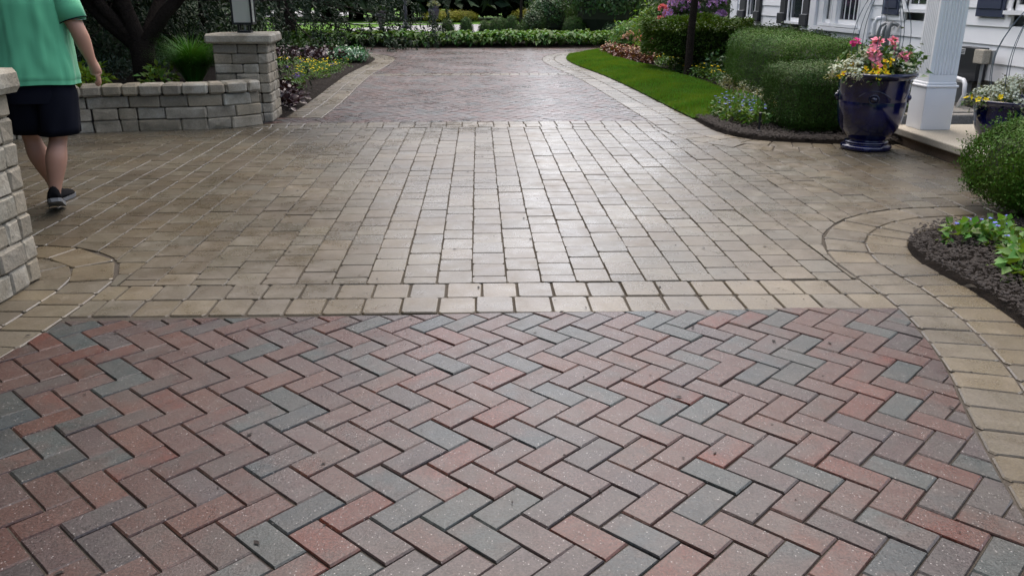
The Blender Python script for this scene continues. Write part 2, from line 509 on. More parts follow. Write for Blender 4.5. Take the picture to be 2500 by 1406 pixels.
class Keepout:
    def __init__(self, poly):
        self.p = [(v[0], v[1]) for v in poly]
        if area(self.p) < 0: self.p.reverse()
        self.a = np.array(self.p)
        self.lo = self.a.min(0); self.hi = self.a.max(0)
    def cut(self, poly, gap=0.0015):
        """the part of a small convex polygon outside this keepout, or None"""
        xs = [p[0] for p in poly]; ys = [p[1] for p in poly]
        if max(xs) < self.lo[0] or min(xs) > self.hi[0] or max(ys) < self.lo[1] or min(ys) > self.hi[1]: return poly
        ins = [in_poly(p, self.p) for p in poly]
        if all(ins): return None
        c = np.array([sum(xs) / len(xs), sum(ys) / len(ys)])
        a = self.a; b = np.roll(a, -1, 0); d = b - a
        t = np.clip(((c - a) * d).sum(1) / np.maximum((d * d).sum(1), 1e-12), 0, 1)
        q = a + d * t[:, None]
        k = int(np.argmin(((q - c) ** 2).sum(1)))
        if not any(ins) and math.hypot(*(q[k] - c)) > 0.2: return poly
        dd = d[k] / math.hypot(*d[k])
        nrm = (dd[1], -dd[0])          # outward for a CCW polygon
        r = clip_half(poly, (a[k][0] + nrm[0] * gap, a[k][1] + nrm[1] * gap), nrm)
        return r if len(r) >= 3 else None

# edges between paving and planting (world metres), each walked away from the camera
E_NR = smooth_curve([(1.75, 0.9), (1.95, 1.7), (2.12, 2.3), (2.3, 2.85), (2.41, 3.35), (2.445, 3.67), (2.45, 3.97), (2.43, 4.3), (2.51, 4.63), (2.7, 4.89), (2.93, 5.04), (3.25, 5.09), (4.1, 5.1)])
E_NL = smooth_curve([(-2.62, 0.9), (-2.52, 2.2), (-2.44, 3.0), (-2.37, 3.5), (-2.345, 3.95), (-2.36, 4.18), (-2.46, 4.33), (-2.7, 4.40), (-3.2, 4.4), (-4.6, 4.4)])
E_FR = smooth_curve([(4.4, 8.08), (3.9, 8.08), (3.55, 8.13), (3.18, 8.23), (2.88, 8.35), (2.67, 8.6), (2.55, 9.07), (2.53, 9.95), (2.49, 10.9), (2.44, 12.29), (2.38, 13.73), (2.28, 15.29), (2.15, 16.66), (2.01, 18.07), (1.99, 19.5), (2.17, 20.65), (2.56, 21.45), (3.27, 22.05), (3.95, 22.4), (6.0, 22.8), (9.0, 22.9)])
E_FL = smooth_curve([(-2.34, 10.2), (-2.34, 11.97), (-2.4, 14), (-2.43, 16.12), (-2.36, 18.02), (-2.34, 19.3), (-2.42, 20.1), (-2.75, 21.0), (-3.5, 21.9), (-5.0, 22.6), (-9.0, 22.9)])
WALL_C = smooth_curve([(-6.6, 5.6), (-6.1, 6.9), (-5.45, 7.95), (-4.83, 8.62), (-4.28, 9.06), (-3.85, 9.22), (-3.44, 9.28), (-3.05, 9.33), (-2.78, 9.43), (-2.62, 9.53), (-2.47, 9.69)])

W_NEAR, W_FAR = 0.475, 0.56
ko_nr = Keepout(offset_curve(E_NR, W_NEAR) + [Vector((9, 5.1)), Vector((9, 0.9))])
ko_nl = Keepout(offset_curve(E_NL, -W_NEAR + 0.03) + [Vector((-9, 4.4)), Vector((-9, 0.9))])
ko_fr = Keepout(offset_curve(E_FR, W_FAR) + [Vector((14, 22.9)), Vector((14, 8.0)), Vector((4.4, 8.0))])
ko_fl = Keepout(offset_curve(E_FL, -0.46) + [Vector((-12, 22.9)), Vector((-12, 10.2))])
ko_bulb_in = Keepout(E_NR + [Vector((9, 5.1)), Vector((9, 0.9))])
ko_wall = Keepout(WALL_C + [Vector((-2.3, 9.75)), Vector((-2.3, 10.3)), Vector((-9, 10.3)), Vector((-9, 5.6))])
ko_slab = Keepout([(4.12, 5.0), (9, 5.0), (9, 8.4), (4.12, 8.4)])
ko_pillar = Keepout([(-3.2, 3.3), (-2.36, 3.3), (-2.36, 4.2), (-3.2, 4.2)])

def piece_vf(poly, inset, bev, depth, jit=0.0, round_=0.0):
    """bevelled paving piece about its own centre; returns centre, verts, faces"""
    if area(poly) < 0: poly = poly[::-1]
    cx = sum(p[0] for p in poly) / len(poly); cy = sum(p[1] for p in poly) / len(poly)
    pts = [(p[0] - cx, p[1] - cy) for p in poly]
    if round_:
        q = []
        n = len(pts)
        for i in range(n):
            a, b, c = Vector(pts[i - 1]), Vector(pts[i]), Vector(pts[(i + 1) % n])
            r = round_ * random.uniform(0.4, 1.3)
            la, lc = (a - b).length, (c - b).length
            q.append(tuple(b + (a - b) * min(r / max(la, 1e-6), 0.4)))
            q.append(tuple(b + (c - b) * min(r / max(lc, 1e-6), 0.4)))
        pts = q
    if jit: pts = [(x + random.uniform(-jit, jit), y + random.uniform(-jit, jit)) for x, y in pts]
    n = len(pts)
    s = []
    for x, y in pts:
        l = math.hypot(x, y)
        k = max(0.0, (l - inset * 1.35)) / max(l, 1e-6)
        s.append((x * k, y * k))
    v = [(x, y, 0.0) for x, y in s] + [(x, y, -bev) for x, y in pts] + [(x, y, -depth) for x, y in pts]
    f = [tuple(range(n))]
    for k in range(n):
        k2 = (k + 1) % n
        f.append((k, n + k, n + k2, k2)); f.append((n + k, 2 * n + k, 2 * n + k2, n + k2))
    return (cx, cy), v, f

def lay(parent, name, field_name, polys, colour, mats, inset, bev, depth, jit, round_, singles=300, zj=0.0012, tilt=0.004, vis=None):
    """the nearest pieces as parts, the rest joined as one stuff part"""
    polys = [p for p in polys if p and abs(area(p)) > 0.0009]
    def key(p):
        cx = sum(q[0] for q in p) / len(p); cy = sum(q[1] for q in p) / len(p)
        out = 0.0 if (vis is None or vis(cx, cy)) else 100.0
        return out + math.hypot(cx, cy)
    polys.sort(key=key)
    if singles < 300 <= len(polys): pass
    rest = MB()
    for i, p in enumerate(polys):
        c, v, f = piece_vf(p, inset, bev, depth, jit, round_)
        col = colour(c)
        z = random.gauss(0, zj); tx = random.gauss(0, tilt); ty = random.gauss(0, tilt)
        if i < singles:
            me = bpy.data.meshes.new(name)
            me.from_pydata(v, [], f); me.materials.append(mats[0])
            o = link(name, me, parent, (c[0], c[1], z))
            o.rotation_euler = (tx, ty, 0)
            o.color = col
        else:
            rest.add([(x + c[0], y + c[1], zz + z + y * tx - x * ty) for x, y, zz in v], f, 0, col)
    if rest.f: rest.build(field_name, mats[1], parent, kind='stuff')

def in_view(x, y):
    g = y * math.cos(R(2.2)) + x * math.sin(R(2.2)); l = x * math.cos(R(2.2)) - y * math.sin(R(2.2))
    zc = g * 0.9434 + 1.398 * 0.3317
    return zc > 0.3 and abs(l / zc) < 0.625 and g > 1.55

# colours
BR = [(0.080, 0.027, 0.019), (0.066, 0.034, 0.028), (0.056, 0.038, 0.036), (0.040, 0.048, 0.047), (0.074, 0.034, 0.025), (0.049, 0.039, 0.039), (0.036, 0.043, 0.045), (0.066, 0.036, 0.030)]
BW = [2.6, 5, 4.6, 3.0, 2.2, 4, 1.8, 5]
def brick_col(c):
    b = random.choices(BR, BW)[0]; k = random.uniform(0.86, 1.14)
    return (b[0] * k, b[1] * k, b[2] * k, random.random())
TP = [(0.098, 0.087, 0.062), (0.112, 0.100, 0.073), (0.095, 0.080, 0.055), (0.098, 0.090, 0.069), (0.106, 0.089, 0.060), (0.088, 0.075, 0.053)]
def paver_col(c):
    b = random.choice(TP); k = random.uniform(0.9, 1.1)
    return (b[0] * k, b[1] * k, b[2] * k, random.random())
def border_col(c):
    b = random.choice([(0.118, 0.100, 0.067), (0.108, 0.094, 0.067), (0.124, 0.103, 0.067), (0.102, 0.09, 0.067)]); k = random.uniform(0.92, 1.08)
    return (b[0] * k, b[1] * k, b[2] * k, random.random())

def herringbone(x0, x1, y0, y1, ox, oy, w=0.1016, gap=0.0022):
    """45-degree herringbone, chevrons stacked along Y; (ox, oy) is the centre of one down-right brick"""
    s = 1 / math.sqrt(2)
    out = []
    def tr(p, q): return ((p + q) * s, (q - p) * s)
    bx, by = tr(w, w / 2)
    sx, sy = w * math.sqrt(2), 2 * w * math.sqrt(2)
    i0, i1 = int((x0 - ox) / sx) - 3, int((x1 - ox) / sx) + 3
    j0, j1 = int((y0 - oy) / sy) - 3, int((y1 - oy) / sy) + 3
    H = [(gap, gap), (2 * w - gap, gap), (2 * w - gap, w - gap), (gap, w - gap)]
    V = [(gap, w + gap), (w - gap, w + gap), (w - gap, 3 * w - gap), (gap, 3 * w - gap)]
    for i in range(i0, i1):
        for j in range(j0, j1):
            for B in (H, V):
                P = []
                for p, q in B:
                    x, y = tr(p, q)
                    P.append((x - bx + ox + i * sx, y - by + oy + j * sy))
                cx = sum(p[0] for p in P) / 4; cy = sum(p[1] for p in P) / 4
                if x0 - 0.15 < cx < x1 + 0.15 and y0 - 0.15 < cy < y1 + 0.15: out.append(P)
    return out

def clip_all(polys, kos, halves=()):
    out = []
    for p in polys:
        for a, n in halves:
            p = clip_half(p, a, n)
            if len(p) < 3: p = None; break
        if p is None: continue
        for k in kos:
            p = k.cut(p)
            if p is None: break
        if p is not None and abs(area(p)) > 0.0009: out.append(p)
    return out

def band_rows(curve, offs, step, gap=0.004, phase=0.0):
    """rows of pieces along a curve between successive offsets"""
    out = []
    S = [0.0]
    for i in range(1, len(curve)): S.append(S[-1] + (curve[i] - curve[i - 1]).length)
    def at(c, s):
        s = min(max(s, 0), S[-1])
        k = min(np.searchsorted(S, s, side='right') - 1, len(S) - 2)
        t = (s - S[k]) / max(S[k + 1] - S[k], 1e-9)
        return c[k] + (c[k + 1] - c[k]) * t
    for r in range(len(offs) - 1):
        sg = 1 if offs[r + 1] > offs[r] else -1
        a = offset_curve(curve, offs[r] + sg * gap); b = offset_curve(curve, offs[r + 1] - sg * gap)
        s = phase + random.uniform(0, step)
        while s + step < S[-1]:
            ln = step * random.uniform(0.94, 1.06)
            p0, p1, q1, q0 = at(a, s + gap), at(a, s + ln - gap), at(b, s + ln - gap), at(b, s + gap)
            out.append([tuple(p0), tuple(p1), tuple(q1), tuple(q0)])
            s += ln
    return out

# --- ground sheets
def sheet(name, poly, z, mat, kind='structure', mound=0.0, step=0.0, bump=0.0, seed=0.0):
    """a flat or gently mounded sheet over a polygon"""
    pts = [Vector((p[0], p[1])) for p in poly]
    if area([tuple(p) for p in pts]) < 0: pts.reverse()
    n = len(pts)
    edges = [(i, (i + 1) % n) for i in range(n)]
    extra = []
    if step:
        pl = [tuple(p) for p in pts]
        xs = [p[0] for p in pl]; ys = [p[1] for p in pl]
        y = min(ys)
        while y < max(ys):
            x = min(xs)
            while x < max(xs):
                q = (x + random.uniform(-.25, .25) * step, y + random.uniform(-.25, .25) * step)
                if in_poly(q, pl): extra.append(Vector(q))
                x += step
            y += step
    V, _, F, *_ = delaunay_2d_cdt(pts + extra, edges, [], 1, 1e-5)
    A = np.array([tuple(p) for p in pts]); B = np.roll(A, -1, 0); D = B - A
    verts = []
    for v in V:
        zz = z
        if mound or bump:
            c = np.array(tuple(v))
            t = np.clip(((c - A) * D).sum(1) / np.maximum((D * D).sum(1), 1e-12), 0, 1)
            d = math.sqrt((((A + D * t[:, None]) - c) ** 2).sum(1).min())
            zz += mound * min(1.0, d / 0.35)
            if d > 0.01: zz += bump * (noise.noise(Vector((v[0] * 9, v[1] * 9, seed))) + 0.6 * noise.noise(Vector((v[0] * 23, v[1] * 23, seed)))) * min(1, d / 0.06)
        verts.append((v[0], v[1], zz))
    mb = MB(); mb.add(verts, [tuple(f) for f in F])
    return mb.build(name, mat, kind=kind, smooth=True)

sheet("ground", [(-300, -40), (300, -40), (300, 500), (-300, 500)], -0.10, M['farlawn'])
sheet("sand_bed", [(-8, -1), (8, -1), (8, 25), (-8, 25)], -0.0085, M['sand'])
sheet("planting_bed", E_FR[:] + [Vector((14, 22.9)), Vector((14, 8.45)), Vector((4.4, 8.45))], -0.006, M['soil'], mound=0.03, step=0.3, bump=0.012, seed=1)
sheet("planting_bed", E_NR[20:] + [Vector((4.1, 2.0)), Vector((2.4, 2.0))], -0.006, M['soil'], mound=0.022, step=0.045, bump=0.013, seed=2)
sheet("planting_bed", E_FL[:] + [Vector((-9, 10.35)), Vector((-2.6, 10.35))], -0.006, M['soil'], mound=0.06, step=0.14, bump=0.02, seed=3)
sheet("planting_bed", [(-2.2, 24.05), (-1.9, 24.0), (3.9, 23.75), (9, 23.6), (16, 24.0), (16, 34), (2.2, 34), (1.9, 29), (-1.7, 28.6), (-9, 26.2), (-9, 24.6)], 0.0, M['soil'], mound=0.05, step=0.5)
sheet("raised_bed", [tuple(p) for p in offset_curve(WALL_C, 0.2)] + [(-3.2, 9.95), (-3.2, 14.0), (-9, 14), (-9.0, 6.0)], 0.36, M['soil'], mound=0.05, step=0.2, bump=0.02, seed=4)
sheet("mulch_corner", [(2.60, 8.78), (2.75, 8.58), (3.0, 8.40), (3.3, 8.30), (3.6, 8.22), (4.1, 8.18), (4.1, 8.7), (3.6, 9.6), (3.0, 10.4), (2.62, 10.1)], 0.004, M['soil'], mound=0.02, step=0.05, bump=0.016, seed=5)

# --- paved fields
near = empty("brick_paving", kind='structure')
ox, oy = -0.15, 2.50
ps = herringbone(-2.6, 2.6, 0.9, 3.63, ox, oy)
ps = clip_all(ps, [ko_nr, ko_nl], [((0, 3.622), (0.012, -1))])
lay(near, "brick", "brick_field", ps, brick_col, (M['brick'], M['brick_j']), 0.0045, 0.0045, 0.03, 0.0012, 0.0, 300, 0.0013, 0.0055, in_view)

mid = empty("stone_paving", kind='structure')
PW, PL = 0.18, 0.207
ps = []
for k in range(-38, 36):
    x0 = -0.05 + k * PW
    y = 4.062 - (PL / 2 if k % 2 == 0 else 0.0)
    first = True
    while y < 9.37:
        ln = PL * random.uniform(0.97, 1.03)
        a, b = max(y, 4.02), min(y + ln, 9.372)
        if b - a > 0.04:
            g = 0.0022
            w1, w2 = random.uniform(-.002, .002), random.uniform(-.002, .002)
            ps.append([(x0 + g + w1, a + g), (x0 + PW - g + w2, a + g), (x0 + PW - g + w2, b - g), (x0 + g + w1, b - g)])
        y += ln
# the last rows along the stone wall and behind it end at the wall; the walk by the porch runs to the slab
ps = clip_all(ps, [ko_nr, ko_nl, ko_fr, ko_wall, ko_slab, ko_pillar], [((0, 4.061), (0.012, 1))])
lay(mid, "paver", "paver_field", ps, paver_col, (M['paver'], M['paver_j']), 0.003, 0.0042, 0.03, 0.0022, 0.011, 300, 0.0012, 0.004, in_view)

far = empty("far_brick_paving", kind='structure')
ps = herringbone(-2.6, 2.6, 9.8, 15.67, ox, oy + 0.02)
ps = clip_all(ps, [ko_fr, ko_fl], [((0, 9.80), (0, 1)), ((0, 15.66), (0, -1))])
lay(far, "brick", "brick_field", ps, brick_col, (M['brick'], M['brick_j']), 0.0045, 0.004, 0.03, 0.0006, 0.0, 260, 0.0012, 0.005, in_view)
court = empty("courtyard_paving", kind='structure')
ps = herringbone(-8, 8, 16.01, 24.6, ox, oy + 0.02)
ps = clip_all(ps, [ko_fr, ko_fl], [((0, 16.01), (0, 1)), ((-5.27, 25.0), (-0.14, -1))])
lay(court, "brick", "brick_field", ps, brick_col, (M['brick'], M['brick_j']), 0.0045, 0.004, 0.03, 0.0, 0.0, 0, 0.0012, 0.005, in_view)

# --- bands of larger stones
def header(name, y0, y1, rows, slope, xa, xb, kos, singles, colf=border_col):
    e = empty(name, kind='structure')
    h = (y1 - y0) / rows
    ps = []
    for r in range(rows):
        x = xa + random.uniform(0, .1) + r * 0.07
        while x < xb:
            w = 0.179 * random.uniform(0.97, 1.03)
            g = 0.0036
            a = y0 + r * h + slope * x; b = a + h
            ps.append([(x + g, a + g), (x + w - g, a + g + slope * w), (x + w - g, b - g + slope * w), (x + g, b - g)])
            x += w
    lay(e, "paver", "paver_field", clip_all(ps, kos), colf, (M['paver'], M['paver_j']), 0.004, 0.005, 0.03, 0.0022, 0.012, singles, 0.0015, 0.006, in_view)
header("header_course", 3.632, 4.058, 2, -0.012, -2.6, 2.6, [ko_nr, ko_nl], 90)
header("header_course", 9.376, 9.796, 2, 0.0, -2.6, 2.6, [ko_fr, ko_fl, ko_wall], 90)
header("header_course", 15.672, 16.005, 2, 0.0, -2.4, 2.4, [ko_fr, ko_fl], 60)
b = empty("edging_band", kind='structure')
lay(b, "paver", "paver_field", clip_all(band_rows(E_NR, [0.0, 0.235, 0.47], 0.168), []), border_col, (M['paver'], M['paver_j']), 0.0045, 0.005, 0.03, 0.0016, 0.016, 150, 0.0015, 0.006, in_view)
b = empty("edging_band", kind='structure')
lay(b, "paver", "paver_field", clip_all(band_rows(E_NL, [0.0, -0.225, -0.442], 0.15, 0.0026), [ko_pillar]), border_col, (M['paver'], M['paver_j']), 0.0045, 0.005, 0.03, 0.0016, 0.014, 150, 0.0015, 0.006, in_view)
b = empty("edging_band", kind='structure')
lay(b, "paver", "paver_field", clip_all(band_rows(E_FR, [0.0, 0.28, 0.555], 0.19), [ko_slab]), border_col, (M['paver'], M['paver_j']), 0.0045, 0.005, 0.03, 0.0016, 0.014, 220, 0.0015, 0.006, in_view)
b = empty("edging_band", kind='structure')
lay(b, "paver", "paver_field", clip_all(band_rows(E_FL, [0.0, -0.225, -0.45], 0.19), [ko_wall]), border_col, (M['paver'], M['paver_j']), 0.0045, 0.005, 0.03, 0.0016, 0.014, 150, 0.0015, 0.006, in_view)
# course of cut stones that follows the foot of the wall
b = empty("edging_band", kind='structure')
lay(b, "paver", "paver_field", clip_all(band_rows(WALL_C, [0.0, -0.19], 0.18), [ko_fl]), paver_col, (M['paver'], M['paver_j']), 0.0045, 0.005, 0.03, 0.0016, 0.014, 60, 0.0015, 0.006, in_view)

# --- lawn beside the drive, far lawns, road, second drive
LAWN = [tuple(p) for p in E_FR if p.y > 9.92 and p.y < 22.35]
LAWN_BACK = [(3.55, 21.9), (3.3, 21.2), (3.1, 19.6), (3.36, 18.0), (3.62, 16.1), (3.74, 14.0), (3.8, 12.8), (3.62, 11.6), (3.25, 10.7), (2.7, 9.95)]
sheet("lawn", LAWN + LAWN_BACK, 0.012, M['lawn'], mound=0.075, step=0.15)
FL = [(-40, 25.8), (-2.0, 27.2), (14, 29), (40, 33), (40, 53), (-40, 53)]
sheet("far_road", [(-60, 52), (-9.6, 60), (-9.0, 78), (-60, 110)], -0.05, M['road'])
sheet("far_driveway", [(-6.5, 37.5), (-3.9, 42.8), (-0.5, 44.6), (8, 44.6), (9, 33), (-2, 31.5)], -0.06, M['road'])
sheet("garden_path", [(-9.5, 45.2), (-1.5, 46.3), (-1.5, 46.9), (-9.5, 45.9)], -0.07, M['road'])

# leaf bits and crumbs lying on the paving
def litter(n):
    V, F, b = [], [], 0
    for _ in range(n):
        x, y = random.uniform(-4.2, 3.6), 1.7 + 9 * random.random() ** 1.4
        if not -2.0 < x < 2.0 and (y < 4.9 or y > 9): continue
        s = random.choice([.003, .004, .004, .006, .009]); a = random.uniform(0, 6.283); c, d = math.cos(a), math.sin(a)
        q = [(-1.6, 0, .4), (0, .7, 1), (1.8, 0, .5), (0, -.8, .6)]
        for u, v, w in q: V.append((x + (u * c - v * d) * s, y + (u * d + v * c) * s, .0025 + w * s * .4))
        F += [(b, b + 3, b + 2), (b, b + 2, b + 1)]; b += 4
    link("leaf_litter", tri_mesh("leaf_litter", V, F, M['chip']), kind='stuff')
litter(420)

# mulch chips on the soil near the paving
def chips(name, polys_n, z):
    V, F, b = [], [], 0
    for poly, n in polys_n:
        xs = [p[0] for p in poly]; ys = [p[1] for p in poly]
        k = 0
        while k < n:
            x, y = random.uniform(min(xs), max(xs)), random.uniform(min(ys), max(ys))
            if not in_poly((x, y), poly): continue
            k += 1
            s = random.uniform(0.003, 0.013); a = random.uniform(0, 6.28); e = random.uniform(0.25, 1.0)
            zz = z + random.uniform(0, 0.03)
            q = [(math.cos(a) * s * 1.6, math.sin(a) * s * 1.6, 0), (-math.sin(a) * s * e, math.cos(a) * s * e, 0), (-math.cos(a) * s * 1.4, -math.sin(a) * s * 1.4, random.uniform(-.4, .4) * s), (math.sin(a) * s * e, -math.cos(a) * s * e, 0), (random.uniform(-.3, .3) * s, random.uniform(-.3, .3) * s, s * random.uniform(0.4, 0.9))]
            V += [(x + u, y + v, zz + w) for u, v, w in q]
            F += [(b, b + 1, b + 4), (b + 1, b + 2, b + 4), (b + 2, b + 3, b + 4), (b + 3, b, b + 4)]
            b += 5
    link(name, tri_mesh(name, V, F, M['chip']), kind='stuff')
chips("bark_mulch", [([(4.3, 8.09), (3.9, 8.095), (3.55, 8.145), (3.18, 8.245), (2.89, 8.365), (2.685, 8.61), (2.565, 9.07), (2.545, 9.9), (2.7, 9.9), (2.8, 8.9), (3.2, 8.45), (4.1, 8.25)], 3500), ([(2.62, 8.7), (2.9, 8.37), (3.2, 8.26), (3.6, 8.16), (4.1, 8.12), (4.1, 8.7), (3.2, 9.6), (2.7, 10.1)], 2600),
                     ([tuple(p) for p in E_NR if 1.9 < p.y] + [(3.6, 5.0), (3.3, 3.6), (2.5, 2.0)], 9000),
                     ([tuple(p) for p in E_FL if p.y < 18] + [(-3.3, 17), (-3.2, 10.4)], 2600)], 0.03)

# ================================================================== STONE PILLARS AND WALL
def rock_mesh(name, l, d, h, mat, bev=0.012, jit=0.005):
    """a split-faced block centred on x, front face at y = 0 running back to d, z from 0 to h"""
    bm = bmesh.new()
    bmesh.ops.create_cube(bm, size=1.0)
    for v in bm.verts:
        v.co = Vector((v.co.x * l, (v.co.y + 0.5) * d, (v.co.z + 0.5) * h))
    bmesh.ops.bevel(bm, geom=bm.edges[:], offset=bev, segments=1, affect='EDGES')
    fr = [f for f in bm.faces if abs(f.calc_center_median().y) < 1e-4 and f.calc_area() > 0.3 * l * h]
    for f in (fr if name == 'stone' else []):
        r = bmesh.ops.poke(bm, faces=[f])
        for v in r['verts']:
            v.co.y -= random.uniform(-0.002, 0.006)
            v.co.x += random.uniform(-.2, .2) * l; v.co.z += random.uniform(-.2, .2) * h
    for v in bm.verts:
        v.co += Vector((random.uniform(-jit, jit), random.uniform(-jit, jit), random.uniform(-jit, jit)))
    me = bpy.data.meshes.new(name); bm.to_mesh(me); bm.free()
    me.materials.append(mat)
    return me

def pillar(loc, rz, size, courses, ch, cap_h, over, label, seed):
    random.seed(seed)
    root = empty("stone_pillar", loc, rz, label, "stone pillar")
    s = size / 2
    core = MB(); core.box(-s + .04, s - .04, -s + .04, s - .04, -0.03, courses * ch - 0.01); core.build("mortar_core", M['sand'], root)
    for c in range(courses):
        z = c * ch
        t = size * (1.0 - 0.0 * c)
        for side in range(4):
            a = side * math.pi / 2
            # corner block on alternate sides, pinwheel
            cut = random.uniform(0.38, 0.62) if (c + side) % 2 else random.uniform(0.3, 0.45)
            xs = [-s, -s + size * cut, s - 0.11]
            for i in range(2):
                l = xs[i + 1] - xs[i] - 0.006
                o = link("stone", rock_mesh("stone", l, 0.11, ch - 0.005, M['stone']), root)
                cx = (xs[i] + xs[i + 1]) / 2
                out = s + random.uniform(-.004, .006)
                o.location = (cx * math.cos(a) + out * math.sin(a), cx * math.sin(a) - out * math.cos(a), z)
                o.rotation_euler = (0, 0, a)
    capm = rock_mesh("capstone", size + 2 * over, size + 2 * over, cap_h, M['cap'], 0.022, 0.006)
    o = link("capstone", capm, root, (0, -s - over, courses * ch))
    return root

pillar((-2.70, 10.15, 0), R(3), 0.60, 8, 0.109, 0.105, 0.065, "stone gate pillar carrying the black lantern at the end of the low wall", 3)
pillar((-2.575, 3.95, 0), R(-2), 0.56, 8, 0.119, 0.11, 0.05, "stone gate pillar cut off by the picture edge, next to the walking man", 5)

random.seed(11)
wall = empty("garden_wall", (-4.2, 9.3, 0), 0, "low curved wall of grey split stones with rounded cap stones", "stone wall")
def wall_pieces():
    C = WALL_C
    S = [0.0]
    for i in range(1, len(C)): S.append(S[-1] + (C[i] - C[i - 1]).length)
    def at(s):
        s = min(max(s, 0), S[-1] - 1e-6)
        k = min(np.searchsorted(S, s, side='right') - 1, len(S) - 2)
        t = (s - S[k]) / max(S[k + 1] - S[k], 1e-9)
        p = C[k] + (C[k + 1] - C[k]) * t
        d = (C[k + 1] - C[k]).normalized()
        return p, math.atan2(d.y, d.x)
    Lw = S[-1]
    def put(name, mesh, s, z, out=0.0):
        p, a = at(s)
        q = p + Vector((math.sin(a), -math.cos(a))) * out
        o = link(name, mesh, wall, (q.x + 4.2, q.y - 9.3, z)); o.rotation_euler = (0, 0, a)
    h = 0.128
    # lower two courses share a few tall stones
    s = 0.0; talls = []
    while s < Lw:
        if random.random() < 0.28:
            w = random.choice([0.1, 0.22, 0.24])
            if s + w > Lw: break
            put("stone", rock_mesh("stone", w - 0.006, 0.18, 2 * h - 0.005, M['stone']), s + w / 2, -0.01, random.uniform(-.004, .008)); s += w
        else:
            span = random.uniform(0.42, 0.75)
            span = min(span, Lw - s)
            for c in range(2):
                cut = random.uniform(0.4, 0.62) * span
                for a0, a1 in ((0, cut), (cut, span)):
                    if a1 - a0 < 0.05: continue
                    put("stone", rock_mesh("stone", a1 - a0 - 0.006, 0.18, h - 0.005, M['stone']), s + (a0 + a1) / 2, -0.01 + c * h, random.uniform(-.004, .01))
            s += span
            if Lw - s < 0.08: break
    s = 0.0
    while s < Lw - 0.05:
        w = min(random.uniform(0.26, 0.42), Lw - s)
        put("stone", rock_mesh("stone", w - 0.006, 0.18, h - 0.005, M['stone']), s + w / 2, -0.01 + 2 * h, random.uniform(-.004, .008)); s += w
    s = 0.0
    while s < Lw - 0.05:
        w = min(random.choice([0.17, 0.2, 0.24, 0.24, 0.25, 0.27]), Lw - s)
        put("capstone", rock_mesh("capstone", w - 0.004, 0.27, 0.118, M['cap'], 0.022, 0.004), s + w / 2, -0.01 + 3 * h, 0.05 + random.uniform(-.004, .004)); s += w
    # dark fill behind the stones
    mb = MB()
    n = 60
    for k in range(n):
        p, a = at(Lw * k / (n - 1)); nx, ny = -math.sin(a), math.cos(a)
        mb.v += [(p.x + nx * .05 + 4.2, p.y + ny * .05 - 9.3, 0.37), (p.x + nx * .05 + 4.2, p.y + ny * .05 - 9.3, -0.03)]
    for k in range(n - 1):
        mb.f.append((2 * k, 2 * k + 2, 2 * k + 3, 2 * k + 1)); mb.m.append(0); mb.c.append(None)
    mb.build("earth_backing", M['sand'], wall)
wall_pieces()

# lantern on the far pillar
random.seed(21)
lan = empty("post_lantern", (-2.68, 10.15, 0.977), R(3), "black metal lantern with frosted panes standing on the far stone pillar", "lantern")
mb = MB(); mb.box(-.075, .075, -.075, .075, 0.0, .025)
for sx in (-1, 1):
    for sy in (-1, 1):
        mb.box(sx * .055 - .008, sx * .055 + .008, sy * .055 - .008, sy * .055 + .008, .025, .09)
mb.build("base", M['black_metal'], lan)
mb = MB(); mb.lathe([(.012, .025), (.012, .09)], 10); mb.build("stem", M['metal_grey'], lan)
mb = MB()
mb.box(-.115, .115, -.115, .115, .09, .115); mb.box(-.12, .12, -.12, .12, .50, .52)
for sx in (-1, 1):
    for sy in (-1, 1):
        mb.box(sx * .105 - .011, sx * .105 + .011, sy * .105 - .011, sy * .105 + .011, .115, .50)
mb.build("frame", M['black_metal'], lan)
for k in range(4):
    mb = MB(); mb.box(-.094, .094, -.103, -.099, .115, .50)
    o = mb.build("pane", M['frost'], lan); o.rotation_euler = (0, 0, k * math.pi / 2)
for x in (-.035, .035):
    mb = MB(); mb.lathe([(.011, .115), (.011, .24), (.014, .25), (.016, .28), (.008, .32), (.001, .335)], 10); mb.build("candle_bulb", M['p_white'], lan, (x, 0, 0), True)
mb = MB(); mb.loft([[(-.15, -.15, .52), (.15, -.15, .52), (.15, .15, .52), (-.15, .15, .52)], [(-.04, -.04, .64), (.04, -.04, .64), (.04, .04, .64), (-.04, .04, .64)]]); mb.lathe([(.012, .64), (.02, .67), (.002, .7)], 8); mb.build("lantern_roof", M['black_metal'], lan)

# ================================================================== HOUSE
random.seed(31)
HX = 6.1
house = empty("house", (HX, 14.5, 0), 0, "white clapboard house with navy and charcoal shutters beside the driveway", "house")
def hx(x): return x - HX
def hy(y): return y - 14.5
Z0 = 0.80   # lower edge of the siding on the far wing
